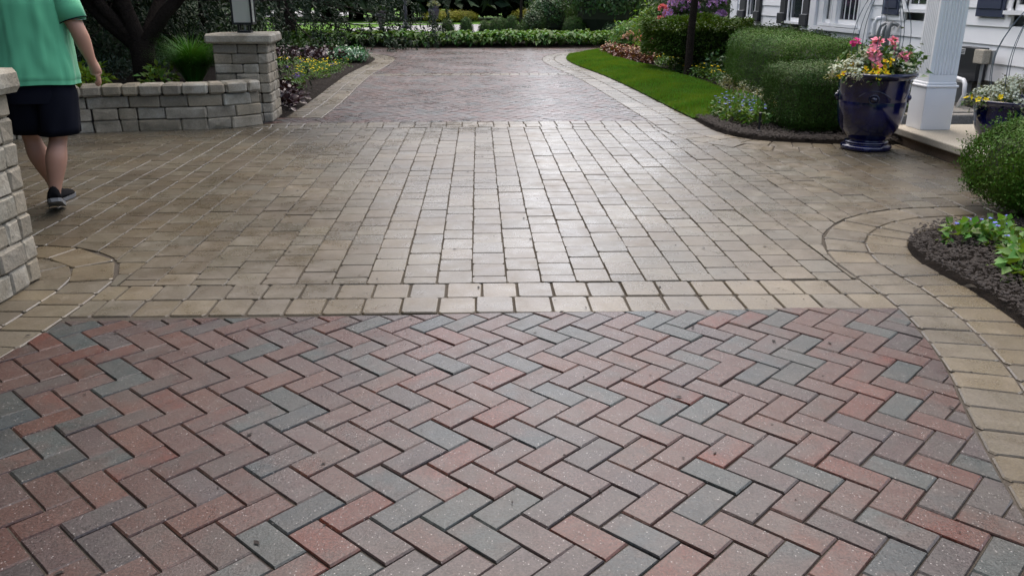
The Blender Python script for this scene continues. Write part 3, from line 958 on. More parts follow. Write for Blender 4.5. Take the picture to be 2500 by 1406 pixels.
# openings: (y0, y1, z0, z1)
OPEN = [(16.30, 17.0, 0.90, 2.5), (19.10, 19.62, 0.90, 2.5), (13.82, 14.72, 0.92, 2.4), (14.95, 15.28, 0.92, 2.4), (11.55, 12.30, 1.20, 2.5), (9.0, 9.80, 1.22, 2.5)]
SECT = [(7.5, 13.42, 0.42, 'main'), (15.72, 20.75, 0.76, 'wing')]
mb = MB()
mb.box(hx(6.30), hx(12.0), hy(7.5), hy(20.9), 0.0, 5.2)
mb.build("wall", M['siding'], house)
mb = MB(); mb.box(hx(6.13), hx(6.298), hy(7.5), hy(20.9), 0.0, 0.78); mb.build("foundation", M['foundation'], house)
EXPO = 0.205
def board(y0, y1, z):
    o = MB()
    t = 0.016
    a, b = hy(y0), hy(y1)
    # lower edge thick and proud, upper edge tucked under the board above
    o.add([(-0.006 - t, a, z), (-0.006 - t, b, z), (0.02, a, z), (0.02, b, z), (0.0, a, z + EXPO + .012), (0.0, b, z + EXPO + .012), (0.02, a, z + EXPO + .012), (0.02, b, z + EXPO + .012)],
          [(0, 1, 5, 4), (0, 2, 3, 1), (4, 5, 7, 6), (0, 4, 6, 2), (1, 3, 7, 5)])
    return o
for y0, y1, z0, nm in SECT:
    z = z0
    while z < (3.0 if nm == 'main' else 3.2):
        spans = [(y0, y1)]
        for (a, b_, c, d) in OPEN:
            if c - 0.02 < z + EXPO and d > z:
                new = []
                for s0, s1 in spans:
                    if b_ < s0 or a > s1: new.append((s0, s1)); continue
                    if a - s0 > 0.06: new.append((s0, a - 0.0))
                    if s1 - b_ > 0.06: new.append((b_, s1))
                spans = new
        for s0, s1 in spans:
            board(s0, s1, z).build("clapboard", M['siding'], house)
        z += EXPO
mb = MB(); mb.box(0.0, 0.19, hy(7.5), hy(20.9), 3.1, 5.2); mb.build("upper_wall", M['siding'], house)
mb = MB(); mb.box(0.06, 0.19, hy(13.4), hy(15.74), 0.42, 3.1); mb.build("bay_wall", M['siding'], house)
mb = MB(); mb.loft([[(-.45, hy(7.0), 5.2), (6.5, hy(7.0), 5.2), (6.5, hy(21.3), 5.2), (-.45, hy(21.3), 5.2)], [(2.9, hy(7.0), 7.4), (3.1, hy(7.0), 7.4), (3.1, hy(21.3), 7.4), (2.9, hy(21.3), 7.4)]]); mb.build("roof", M['roof'], house)
def corner(y0, y1, z0, z1, x0=-0.045):
    o = MB(); o.box(x0, 0.03, hy(y0), hy(y1), z0, z1); o.build("corner_board", M['white'], house)
corner(20.42, 20.95, 0.74, 3.1); corner(15.52, 15.78, 0.40, 3.1, -0.08); corner(13.36, 13.62, 0.40, 3.1, -0.06)
def window(y0, y1, z0, z1, nx, nz, sash=0.045, casing=0.07, proud=0.035, casemat='white'):
    w = MB()
    a, b = hy(y0), hy(y1)
    w.box(-proud, 0.03, a - casing, a, z0 - 0.0, z1 + casing); w.box(-proud, 0.03, b, b + casing, z0, z1 + casing); w.box(-proud, 0.03, a, b, z1, z1 + casing)
    fr = w.build("window", M['white'], house)
    s = MB(); s.box(-proud - .035, 0.03, a - casing - .02, b + casing + .02, z0 - .045, z0 - .002); s.build("sill", M['white'], fr)
    m = MB()
    xf, xb = 0.012, 0.035
    m.box(xf, xb, a, a + sash, z0, z1); m.box(xf, xb, b - sash, b, z0, z1); m.box(xf, xb, a + sash, b - sash, z0, z0 + sash * 1.4); m.box(xf, xb, a + sash, b - sash, z1 - sash, z1)
    ia, ib, iz0, iz1 = a + sash, b - sash, z0 + sash * 1.4, z1 - sash
    for k in range(1, nx): y = ia + (ib - ia) * k / nx; m.box(xf + .004, xb - .003, y - .009, y + .009, iz0, iz1)
    for k in range(1, nz):
        z = iz0 + (iz1 - iz0) * k / nz
        for q in range(nx):
            m.box(xf + .004, xb - .003, ia + (ib - ia) * q / nx + .0095, ia + (ib - ia) * (q + 1) / nx - .0095, z - .009, z + .009)
    m.build("sash_frame", M['white'], fr)
    for i in range(nx):
        for j in range(nz):
            g = MB(); g.box(0.024, 0.028, ia + (ib - ia) * i / nx + .0095, ia + (ib - ia) * (i + 1) / nx - .0095, iz0 + (iz1 - iz0) * j / nz + .0095, iz0 + (iz1 - iz0) * (j + 1) / nz - .0095)
            g.build("pane", M['glass'], fr)
window(16.30, 17.0, 0.90, 2.5, 1, 2); window(19.10, 19.62, 0.90, 2.5, 1, 2)
window(13.86, 14.70, 0.92, 2.4, 4, 4, 0.05, 0.05); window(14.93, 15.26, 0.92, 2.4, 2, 4, 0.04, 0.05)
window(11.55, 12.30, 1.20, 2.5, 3, 3); window(9.0, 9.80, 1.22, 2.5, 3, 3)
# bay apron, sill and mullion boards
for (a, b_, z0, z1, x0) in ((13.62, 15.52, 0.80, 0.862, -0.09), (13.62, 15.52, 0.42, 0.79, -0.02)):
    o = MB(); o.box(x0, 0.018, hy(a) + .003, hy(b_) - .003, z0, z1); o.build("trim_board", M['white'], house)
for (a, b_) in ((14.76, 14.87), (15.33, 15.5), (13.64, 13.79)):
    o = MB(); o.box(-0.03, 0.018, hy(a), hy(b_), 0.87, 2.6); o.build("trim_board", M['white'], house)
def shutter(y0, y1, z0, z1, mat, ledge=False):
    s = MB(); a, b = hy(y0), hy(y1)
    s.box(-.05, -.026, a, b, z0, z1)
    fr = s.build("shutter", M[mat], house); soft(fr, .004)
    p = MB()
    zz = z0 + .09
    while zz < z1 - .2:
        p.box(-.062, -.051, a + .045, b - .045, zz, min(zz + .42, z1 - .05)); zz += .5
    soft(p.build("raised_panel", M[mat], fr), .01)
    if ledge:
        q = MB(); q.box(-.105, -.064, a + .01, b - .01, z0 - .0, z0 + .2); soft(q.build("planter_bracket", M[mat], fr), .008)
        t = MB(); t.box(-.108, -.07, a + .05, b - .14, z0 + .2005, z0 + .206); t.build("light_top", M['label'], fr)
shutter(15.86, 16.22, 0.84, 2.55, 'dark_shutter', True); shutter(17.08, 17.45, 0.84, 2.55, 'dark_shutter', True)
shutter(18.66, 19.02, 0.84, 2.55, 'dark_shutter', True); shutter(19.72, 20.2, 0.84, 2.55, 'dark_shutter', True)
shutter(12.48, 12.98, 1.11, 2.55, 'navy'); shutter(9.92, 10.48, 1.14, 2.55, 'navy')
shutter(10.9, 11.4, 1.12, 2.55, 'navy')

# utilities on the wall
gm = empty("gas_meter", (5.93, 12.65, 0.62), 0, "grey gas meter with bent pipes on the white wall under the navy shutter", "gas meter")
mb = MB(); mb.box(-.09, .06, -.2, .14, -.2, .12); soft(mb.build("meter_body", M['meter_grey'], gm), .025)
for k, y in enumerate((-.11, 0.05)):
    mb = MB(); mb.tube([(-.01, y, .1), (-.01, y, .26), (0.0, y - .02, .33), (.04, y - .06, .37), (.1, y - .1, .37), (.14, y - .12, .34)], .026, 10); mb.build("pipe", M['metal_grey'], gm, smooth=True)
mb = MB(); mb.tube([(.0, -.22, -.1), (.0, -.22, .28), (.02, -.2, .35), (.1, -.16, .38)], .036, 10); mb.build("pipe", M['meter_grey'], gm, smooth=True)
mb = MB(); mb.tube([(.02, .28, -.62), (.02, .28, .36), (.04, .25, .43), (.12, .18, .44)], .034, 10); mb.build("vent_pipe", M['white'], gm, smooth=True)
mb = MB(); mb.lathe([(.035, 0), (.06, .02), (.06, .06), (.02, .08)], 12); mb.build("regulator", M['meter_grey'], gm, (-.03, .18, .13), True)

up = empty("utility_panel", (6.02, 10.40, 0.62), 0, "tall black utility panel with a pale printed label on the white wall", "utility panel")
mb = MB(); mb.box(-.07, .05, -.32, .12, -.22, .17); soft(mb.build("case", M['panel_black'], up), .008)
mb = MB(); mb.box(-.074, -.071, -.02, .07, .08, .15); lab = mb.build("label", M['label'], up)
mb = MB()
for k in range(3): mb.box(-.0765, -.0745, -.012, .062, .092 + k * .018, .100 + k * .018)
mb.build("print_line", M['panel_black'], lab)
jb = empty("junction_box", (5.9, 9.92, 0.70), 0, "small pale grey junction box in front of the black panel", "electrical box")
mb = MB(); mb.box(-.05, .045, -.1, .1, -.075, .085); soft(mb.build("case", M['concrete'], jb), .012)
mb = MB(); mb.box(.046, .085, -.13, .06, -.07, .08); soft(mb.build("back_box", M['metal_grey'], jb), .006)
mb = MB(); mb.tube([(.02, 0, -.076), (.02, 0, -.72)], .018, 8); mb.build("conduit", M['metal_grey'], jb)
eb = empty("electrical_box", (5.92, 10.42, 0.27), 0, "grey steel electrical box low on the wall under a white pipe", "electrical box")
mb = MB(); mb.box(-.09, .12, -.16, .14, -.13, .11); soft(mb.build("case", M['metal_grey'], eb), .008)
mb = MB(); mb.box(-.093, -.091, -.12, .10, -.10, .08); mb.build("cover", M['meter_grey'], eb)
mb = MB(); mb.tube([(-.02, -.02, -.13), (-.02, -.02, -.3)], .02, 8); mb.build("conduit", M['black_metal'], eb)
wp = empty("white_pipe", (5.84, 10.2, 0.43), 0, "white pipe running along the wall and bending down above the electrical box", "pipe")
mb = MB(); mb.tube([(.02, .55, 0), (.0, .1, 0), (-.02, -.12, -.01), (-.03, -.18, -.05), (-.03, -.2, -.18), (-.05, -.06, -.44)], .026, 10); mb.build("pipe_run", M['white'], wp, smooth=True)
cb = empty("edging_stone", (5.2, 9.3, 0.0), 0, "pale stone edging between the porch slab and the mulch by the wall", "edging stone")
for k in range(4):
    mb = MB(); mb.box(-.9 + k * .48, -.43 + k * .48, -.06, .06, 0.0, .13 + .01 * (k % 2)); soft(mb.build("stone", M['curb'], cb), .02)
gp = empty("meter_pad", (5.55, 9.95, 0), 0, "flat grey pad on the ground below the electrical box", "pad")
mb = MB(); mb.box(-.3, .4, -.25, .3, 0.0, .1); soft(mb.build("pad", M['curb'], gp), .01)

# porch slab, column and its roof
slab = empty("porch_slab", (4.12, 8.35, 0), 0, kind='structure')
mb = MB(); mb.box(0.0, 1.7, -3.3, 0.0, 0.085, 0.155); soft(mb.build("slab_top", M['concrete'], slab), .012)
mb = MB(); mb.box(0.045, 1.65, -3.25, -0.04, -0.01, 0.084); mb.build("riser", M['riser'], slab)
colm = empty("porch_column", (4.405, 8.12, 0.155), 0, "white square fluted porch column on a plain plinth beside the blue planter", "column")
s = 0.148
mb = MB(); mb.box(-s, s, -s, s, 0, .40); soft(mb.build("plinth", M['white'], colm), .006)
mb = MB(); mb.box(-s - .012, s + .012, -s - .012, s + .012, .401, .425); mb.box(-s + .004, s - .004, -s + .004, s - .004, .4255, .45); soft(mb.build("base_moulding", M['white'], colm), .008)
sh = 0.134
mb = MB(); mb.box(-sh + .012, sh - .012, -sh + .012, sh - .012, .4505, 2.55); shaft = mb.build("shaft", M['white'], colm)
for side in range(4):
    mb = MB()
    a = side * math.pi / 2
    nfl = 7
    edge = 0.026
    def R2(x, y): return (x * math.cos(a) - y * math.sin(a), x * math.sin(a) + y * math.cos(a))
    wfl = (2 * sh - 2 * edge) / nfl
    prof = [(-sh, -sh)]
    for q in range(nfl):
        x0 = -sh + edge + q * wfl
        for k in range(0, 7):
            t = k / 6
            prof.append((x0 + .005 + (wfl - .01) * t, -sh + .011 * math.sin(math.pi * t)))
    prof.append((sh, -sh))
    n = len(prof)
    for z in (.52, 2.5):
        mb.v += [(*R2(x, y), z) for x, y in prof]
    for k in range(n - 1): mb.f.append((k, k + 1, n + k + 1, n + k)); mb.m.append(0); mb.c.append(None)
    mb.v += [(*R2(-sh, -sh), .4515), (*R2(sh, -sh), .4515), (*R2(-sh, -sh), .519), (*R2(sh, -sh), .519)]
    b0 = len(mb.v) - 4
    mb.f.append((b0, b0 + 1, b0 + 3, b0 + 2)); mb.m.append(0); mb.c.append(None)
    mb.build("fluted_face", M['white'], colm)
mb = MB(); mb.box(-.21, .21, -.21, .21, 2.55, 2.64); soft(mb.build("capital", M['white'], colm), .02)
pr = empty("porch_roof", (5.2, 6.7, 2.8), 0, "small white porch roof above the slab, carried by the fluted column", "porch roof")
mb = MB(); mb.box(-.95, .88, -.6, 1.7, 0.0, .22); mb.build("beam", M['white'], pr)
mb = MB(); mb.box(-1.05, .88, -.7, 1.8, .221, .3); mb.build("roof_board", M['roof'], pr)

# ================================================================== PLANT BUILDERS
def rounded_box_points(n, hx_, hy_, hz, r):
    """points and normals on a rounded box (half sizes, corner radius), bottom face left out"""
    pts, nrm = [], []
    fa = np.array([hy_ * hz, hy_ * hz, hx_ * hz, hx_ * hz, hx_ * hy_]) ; fa = fa / fa.sum()
    side = RNG.choice(5, size=n, p=fa)
    u = RNG.uniform(-1, 1, size=(n, 3)) * np.array([hx_, hy_, hz])
    for k, (ax, sg) in enumerate(((0, 1), (0, -1), (1, 1), (1, -1), (2, 1))):
        mk = side == k
        u[mk, ax] = sg * (hx_, hy_, hz)[ax]
    inner = np.array([hx_ - r, hy_ - r, hz - r])
    q = np.clip(u, -inner, inner)
    d = u - q
    d[np.linalg.norm(d, axis=1) < 1e-6] = (0, 0, 1)
    nn = unit(d)
    return q + nn * r, nn

def wobble(P, amp, sc, seed):
    return np.array([noise.noise(Vector((p[0] * sc + seed, p[1] * sc, p[2] * sc))) for p in P]) * amp

def shell_leaves(P, Nn, size, spread=0.8, jitter=0.03, asp=0.6, up=0.25, fold=0.18):
    n = len(P)
    T = RNG.normal(size=(n, 3)); T = T - Nn * (T * Nn).sum(1, keepdims=True)
    T = unit(unit(T) + Nn * RNG.normal(.15, .25, (n, 1)) + np.array([0, 0, up]))
    C = P + RNG.normal(size=(n, 3)) * jitter * 0.5 - Nn * np.abs(RNG.normal(size=(n, 1))) * jitter
    NN = unit(Nn + RNG.normal(size=(n, 3)) * 0.24)
    L = size * RNG.uniform(0.65, 1.3, n)
    return leaf_vf(C, T, NN, L, L * asp, fold)

def clipped_hedge(name, loc, rz, half, r, n, size, mat, label, bend=0.0, amp=0.05, group=None, mesh=None, sprigs=0, taper=0.0, top=0.0):
    """a sheared shrub: foliage shell, opaque dark core inside"""
    root = empty(name, loc, rz, label, "hedge" if 'hedge' in name else "shrub", group)
    hx_, hy_, hz = half
    P, Nn = rounded_box_points(n, hx_, hy_, hz, r)
    P = P + Nn * wobble(P, amp, 3.0, loc[0])[:, None] + Nn * wobble(P, amp * 0.5, 9.0, loc[1])[:, None]
    lower = np.clip((-P[:, 2] / hz), 0, 1)[:, None]
    P[:, :2] *= (1 - taper * lower) * (1 - top * np.clip(P[:, 2] / hz, 0, 1) ** 1.4)[:, None]
    P[:, 0] += bend * (P[:, 1] / hy_) ** 2
    P[:, 2] += hz
    V, F = shell_leaves(P, Nn, size, jitter=size * 1.6, asp=.72, up=.1)
    parts = [(V, F, 0)]
    if sprigs:
        k = RNG.choice(n, sprigs); b = P[k]; d = unit(Nn[k] + RNG.normal(size=(sprigs, 3)) * .3 + np.array([0, 0, .5]))
        for q in range(7):
            c = b + d * (0.008 + 0.011 * q)
            V2, F2 = leaf_vf(c, unit(d * .5 + RNG.normal(size=(sprigs, 3))), rand_dirs(sprigs), size * 1.05, size * .55)
            parts.append((V2, F2, 0))
    V, F, mi = join_vf(parts)
    link("foliage", tri_mesh("foliage", V, F, mat, mi), root)
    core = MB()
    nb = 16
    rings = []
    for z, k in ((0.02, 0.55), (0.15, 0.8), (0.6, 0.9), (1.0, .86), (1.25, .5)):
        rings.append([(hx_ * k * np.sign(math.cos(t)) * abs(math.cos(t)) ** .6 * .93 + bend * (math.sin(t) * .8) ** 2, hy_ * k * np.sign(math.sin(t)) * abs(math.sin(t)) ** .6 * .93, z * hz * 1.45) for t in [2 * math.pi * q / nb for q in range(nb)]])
    core.loft(rings); core.build("dark_core", M['core'], root)
    return root

random.seed(41)
# boxwood hedges on the right
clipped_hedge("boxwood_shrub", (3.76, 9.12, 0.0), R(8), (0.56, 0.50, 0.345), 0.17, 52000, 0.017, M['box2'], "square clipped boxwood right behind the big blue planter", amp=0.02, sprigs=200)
clipped_hedge("boxwood_hedge", (4.24, 11.95, 0.02), R(-4), (0.56, 1.65, 0.43), 0.26, 90000, 0.019, M['box'], "long clipped boxwood hedge with a rounded end above the lawn", bend=0.12, amp=0.035, sprigs=120)
clipped_hedge("boxwood_shrub", (4.06, 5.28, 0.0), R(-4), (0.80, 0.44, 0.33), 0.30, 56000, 0.018, M['box'], "large rounded boxwood bush cut off by the picture edge above the bare mulch", amp=0.03, sprigs=600, taper=0.06, top=0.34)
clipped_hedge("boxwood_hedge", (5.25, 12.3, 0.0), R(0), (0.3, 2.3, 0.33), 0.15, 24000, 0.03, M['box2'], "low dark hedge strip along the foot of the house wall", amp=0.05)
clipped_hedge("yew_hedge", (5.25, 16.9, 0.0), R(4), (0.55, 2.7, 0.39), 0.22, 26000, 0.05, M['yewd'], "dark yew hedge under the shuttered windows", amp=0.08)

def yew_mesh(n, a, b, h0, h1):
    """spreading flat-topped yew: feathery sprays on top, dark inside"""
    t = RNG.uniform(0, 2 * np.pi, n); rr = np.sqrt(RNG.uniform(0, 1, n))
    x = np.cos(t) * rr * a; y = np.sin(t) * rr * b
    z = h1 - 0.32 * (h1 - h0) * rr ** 3 + wobble(np.stack([x, y, x * 0], 1), 0.1, 2.5, 3.3) - np.abs(RNG.normal(size=n)) * 0.05
    low = RNG.uniform(size=n) < 0.35
    z = np.where(low, RNG.uniform(h0, h1, n), z)
    k = np.where(low, 1.0 / np.maximum(rr, .2), 1.0)
    x, y = x * k, y * k
    C = np.stack([x, y, z], 1)
    out = unit(np.stack([x / a, y / b, 0 * x + .3], 1))
    V, F = leaf_vf(C, unit(out + RNG.normal(size=(n, 3)) * .5), unit(np.array([0, 0, 1.0]) + RNG.normal(size=(n, 3)) * .4), RNG.uniform(.05, .11, n), .03, 0.1, 0.1)
    return V, F
root = empty("spreading_yew", (4.05, 16.1, 0), 0, "flat topped yellow green yew spreading in front of the slim tree trunk", "shrub")
V, F = yew_mesh(22000, .95, .9, .35, .97)
link("foliage", tri_mesh("foliage", V, F, M['yew']), root)
mb = MB(); mb.lathe([(.5, .3), (.8, .5), (.75, .72), (.3, .85)], 14); mb.build("dark_core", M['core'], root)
mb = MB()
for k in range(5): mb.tube([(0, 0, 0), (.3 * math.cos(k * 1.3), .3 * math.sin(k * 1.3), .4)], .03, 6)
mb.build("stem", M['bark'], root)

# trees -------------------------------------------------------------
def limb(mb, p, d, length, r, depth, tips, spread=0.5, n=4, gravity=0.0):
    pts, rad = [p], [r]
    cur, dd = Vector(p), Vector(d).normalized()
    for k in range(n):
        dd = (dd + Vector((random.gauss(0, .12), random.gauss(0, .12), random.gauss(0, .08) - gravity))).normalized()
        cur = cur + dd * length / n
        pts.append(cur.copy()); rad.append(r * (1 - 0.6 * (k + 1) / n))
        if depth > 0 and k >= 1:
            for _ in range(random.choice([1, 2])):
                q = (dd + Vector((random.gauss(0, spread), random.gauss(0, spread), random.gauss(.1, spread * .6)))).normalized()
                limb(mb, cur.copy(), q, length * random.uniform(.5, .7), rad[-1] * .7, depth - 1, tips, spread, n, gravity)
        if depth == 0: tips.append((cur.copy(), dd.copy()))
    mb.tube(pts, rad, 7 if r > .03 else 5, 0, False)

def clump_leaves(tips, per, rad, size, asp=.55, droop=.1):
    C, D = [], []
    for c, d in tips:
        C.append(np.array(c) + RNG.normal(size=(per, 3)) * rad)
        D.append(np.tile(np.array(d), (per, 1)))
    C = np.concatenate(C); D = np.concatenate(D); n = len(C)
    L = size * RNG.uniform(.6, 1.3, n)
    return leaf_vf(C, unit(D * .4 + RNG.normal(size=(n, 3)) * .8), unit(np.array([0, 0, 1.]) + RNG.normal(size=(n, 3)) * .6), L, L * asp, .15, droop)

def broad_tree(name, loc, h, r, label, leafmat, stems=1, fork=0.3, per=60, size=.09, lean=None, crown=0.7, group=None, trunk_only_to=None):
    root = empty(name, loc, random.uniform(0, 6), label, "tree", group)
    mb = MB(); tips = []
    th = h * fork
    mb.tube([(0, 0, -.1), (0.01, 0, .05), (0.02, .01, th * .5), (0.0, .03, th)], [r * 1.25, r * 1.05, r * .95, r * .9], 12, 0, False)
    mb.build("trunk", M['bark'], root, smooth=True)
    bm_ = MB()
    for k in range(stems):
        a = 2 * math.pi * k / stems + random.uniform(-.3, .3)
        d = (math.cos(a) * crown, math.sin(a) * crown, 1.0)
        limb(bm_, Vector((0, .03, th)), d, (h - th) * .62, r * .62, 2, tips, .55)
    bm_.build("limbs", M['bark'], root, smooth=True)
    V, F = clump_leaves(tips, per, .16 * h / 4, size)
    link("crown", tri_mesh("crown", V, F, leafmat), root)
    return root

def spruce_parts(h, r, z0, reach, tiers, needles, droop=.35):
    """trunk, boughs and hanging sprays of a big spruce"""
    tr = MB(); tr.tube([(0, 0, -.15), (0, 0, .06), (0, 0, .5), (0, 0, h * .5), (0, 0, h)], [r * 1.7, r * 1.35, r, r * .55, .02], 14, 0, False)
    bo = MB(); C, T = [], []
    for k in range(tiers):
        z = z0 + (h - z0) * (k / tiers) ** 1.15
        R_ = reach * (1 - z / h) ** .8 + .25
        for q in range(random.choice([5, 6, 7])):
            a = random.uniform(0, 6.283)
            out = Vector((math.cos(a), math.sin(a), 0))
            L = R_ * random.uniform(.75, 1.1)
            pts = []
            for s in range(6):
                t = s / 5
                pts.append(out * (L * t) + Vector((0, 0, z + L * (-.42 * t + .22 * t * t) * droop * 2.4)))
            bo.tube(pts, [max(.005, r * .09 * (1 - t / 5.4)) for t in range(6)], 5, 0, False)
            for s in range(26):
                t = random.uniform(.12, 1.0)
                i = min(int(t * 5), 4); p = pts[i].lerp(pts[i + 1], t * 5 - i)
                side = Vector((-out.y, out.x, 0)) * random.uniform(-.35, .35) * L * (1 - t * .55)
                p = p + side
                ln = random.uniform(.25, .75)
                nd = int(needles * ln)
                tt = np.sort(RNG.uniform(0, 1, nd))
                base = np.array(p)[None] + np.array(out)[None] * (tt * ln * .25)[:, None] - np.array([0, 0, 1.])[None] * (tt * ln)[:, None]
                C.append(base + RNG.normal(size=(nd, 3)) * .018)
                T.append(unit(np.tile(np.array([out.x * .3, out.y * .3, -.75]), (nd, 1)) + RNG.normal(size=(nd, 3)) * .65))
    C = np.concatenate(C); T = np.concatenate(T)
    return tr, bo, C, T

def spruce(name, loc, h, r, z0, reach, tiers, needles, label, group=None, nl=.06):
    root = empty(name, loc, random.uniform(0, 6), label, "tree", group)
    tr, bo, C, T = spruce_parts(h, r, z0, reach, tiers, needles)
    tr.build("trunk", M['bark'], root, smooth=True); bo.build("boughs", M['bark'], root)
    V, F = leaf_vf(C, T, rand_dirs(len(C)), nl * RNG.uniform(.7, 1.2, len(C)), nl * .32, .1)
    link("needles", tri_mesh("needles", V, F, M['spruce']), root)
    return root

random.seed(52)
spruce("spruce_tree", (-5.5, 25.2, 0), 13.0, .30, 1.1, 5.6, 18, 70, "big spruce with drooping boughs behind the stone pillar", nl=.12)
# dark many-stemmed tree in the raised bed
def forked_tree():
    root = empty("forked_tree", (-3.98, 10.45, .36), 0, "dark tree with a short trunk and forked limbs behind the low wall", "tree")
    mb = MB(); mb.tube([(0, 0, -.1), (0, 0, .1), (-.01, 0, .35), (-.02, .02, .5)], [.17, .145, .135, .15], 14, 0, False); mb.build("trunk", M['bark'], root, smooth=True)
    lm, tips = MB(), []
    for d, L, r_ in (((-.9, .2, .95), 2.0, .095), ((.75, .25, 1.0), 2.1, .09), ((-.2, -.1, 1.0), 2.6, .10), ((.15, .8, 1.0), 2.3, .08), ((-.45, -.3, 1.1), 2.2, .08)):
        limb(lm, Vector((-.02, .02, .42)), d, L, r_, 2, tips, .5)
    lm.build("limbs", M['bark'], root, smooth=True)
    tips = [t for t in tips if t[0].z > .72]
    V, F = clump_leaves(tips, 190, .24, .085, .3, .5)
    link("crown", tri_mesh("crown", V, F, M['conifer']), root)
forked_tree()
spruce("spruce_tree", (-6.9, 14.6, .1), 8.0, .20, 1.5, 3.4, 14, 42, "dark spruce standing between the forked tree and the road", nl=.08)
spruce("spruce_tree", (-8.6, 10.2, .1), 7.5, .22, 1.0, 3.6, 14, 38, "spruce behind the walking man at the end of the wall", nl=.085)
random.seed(56)
broad_tree("added_shade_tree", (-7.0, 7.0, 0), 9.0, .2, "unseen leafy tree added to shade the paving around the walking man", M['tree_leaf'], 5, .38, 12, .30, crown=.9)  # unseen tree, placed out of view to shade the left paving
broad_tree("added_shade_tree", (-5.6, 2.6, 0), 8.5, .19, "unseen leafy tree added outside the picture to shade the near left paving", M['tree_leaf'], 5, .4, 45, .34, crown=.9)  # second unseen tree, added only to darken the near left paving
mb = MB(); mb.tube([(0, 0, -.1), (.0, 0, .4), (.03, .02, 1.2), (.0, .05, 2.6), (.1, 0, 4)], [.085, .07, .062, .055, .02], 10, 0, False)
tt = empty("thin_tree", (-4.42, 14.2, .05), 0, "thin grey barked tree stem beside the tray feeder", "tree")
mb.build("trunk", M['bark'], tt, smooth=True)
tips = []; mb = MB()
for k in range(5): limb(mb, Vector((0, .03, 2.0 + k * .4)), (math.cos(k * 1.3), math.sin(k * 1.3), .6), 1.5, .03, 1, tips, .5)
mb.build("limbs", M['bark'], tt)
V, F = clump_leaves(tips, 80, .2, .09); link("crown", tri_mesh("crown", V, F, M['broadd']), tt)

fe = empty("tray_feeder", (-4.12, 14.0, 0.0), 0, "dark tray shaped bird feeder on a thin post behind the wall", "bird feeder")
mb = MB(); mb.tube([(-.13, 0, 0), (-.13, 0, 1.04)], .022, 8); mb.build("post", M['black_metal'], fe)
mb = MB(); mb.loft([[(-.22, -.13, 1.04), (.10, -.13, 1.04), (.10, .13, 1.04), (-.22, .13, 1.04)], [(-.26, -.17, 1.10), (.17, -.17, 1.10), (.17, .17, 1.10), (-.26, .17, 1.10)]]); mb.build("tray", M['black_metal'], fe)
spruce("spruce_tree", (-5.15, 12.7, .3), 7.5, .13, .75, 2.6, 15, 46, "dark spruce with low boughs right behind the forked tree", nl=.085)
bh = empty("hanging_feeder", (-3.92, 11.1, 1.2), R(20), "small blue feeder hanging in the dark forked tree", "bird feeder")
mb = MB(); mb.loft([[(-.035, -.035, 0), (.035, -.035, 0), (.035, .035, 0), (-.035, .035, 0)], [(-.045, -.045, .15), (.045, -.045, .15), (.045, .045, .15), (-.045, .045, .15)]]); soft(mb.build("case", M['feeder'], bh), .006)
mb = MB(); mb.loft([[(-.07, -.07, .151), (.07, -.07, .151), (.07, .07, .151), (-.07, .07, .151)], [(-.01, -.01, .21), (.01, -.01, .21), (.01, .01, .21), (-.01, .01, .21)]]); mb.build("lid", M['feeder'], bh)
mb = MB(); mb.tube([(0, 0, .21), (0, 0, .6)], .003, 5); mb.build("hanger", M['wire'], bh)

# slim tree in the yews
random.seed(58)
root = empty("slim_tree", (3.67, 14.98, 0.0), 0, "slim dark tree trunk rising out of the yews", "tree")
mb = MB(); mb.tube([(0, 0, -.05), (0, 0, .1), (.01, 0, .8), (.05, 0, 1.6), (.06, .03, 3.0)], [.095, .075, .066, .062, .05], 12, 0, False); mb.build("trunk", M['bark'], root, smooth=True)
tips = []; mb = MB()
for k in range(6): limb(mb, Vector((.06, .03, 2.3 + .14 * k)), (math.cos(k * 2.1), math.sin(k * 2.1), .9), 1.5, .035, 1, tips, .5)
mb.build("limbs", M['bark'], root)
V, F = clump_leaves(tips, 60, .22, .09); link("crown", tri_mesh("crown", V, F, M['tree_leaf']), root)

# ------------------------------------------------------------------ hostas along the court
random.seed(61)
def hosta_proto(k, label, group):
    root = empty("hosta", (0, 0, 0), 0, label, "plant", group)
    n = 46
    a = RNG.uniform(0, 6.283, n); el = RNG.uniform(.25, 1.3, n)
    st = np.stack([np.cos(a) * np.cos(el) * .22, np.sin(a) * np.cos(el) * .22, np.sin(el) * .34 + .03], 1)
    T = np.stack([np.cos(a), np.sin(a), .45 - RNG.uniform(.1, 1.0, n)], 1)
    V, F = leaf_vf(st, T, np.array([0, 0, 1.0]) + np.stack([np.cos(a) * .5, np.sin(a) * .5, a * 0], 1), RNG.uniform(.16, .24, n), RNG.uniform(.09, .13, n), .18, .25)
    link("leaves", tri_mesh("leaves", V, F, M['hosta']), root)
    mb = MB()
    for q in range(0, n, 3): mb.tube([(0, 0, 0), tuple(st[q] * .6), tuple(st[q])], .005, 4, 0, False)
    mb.build("stems", M['fresh'], root)
    return root
gh = "hostas in the row along the far side of the court"
protos = [hosta_proto(k, "broad leaved green hosta in the long low row beyond the far court", gh) for k in range(3)]
used = [False] * 3
def put_proto(protos, used, loc, rz, s):
    k = random.randrange(len(protos))
    o = place(protos[k], loc, rz, s, first=not used[k]); used[k] = True
    return o
x = -5.6
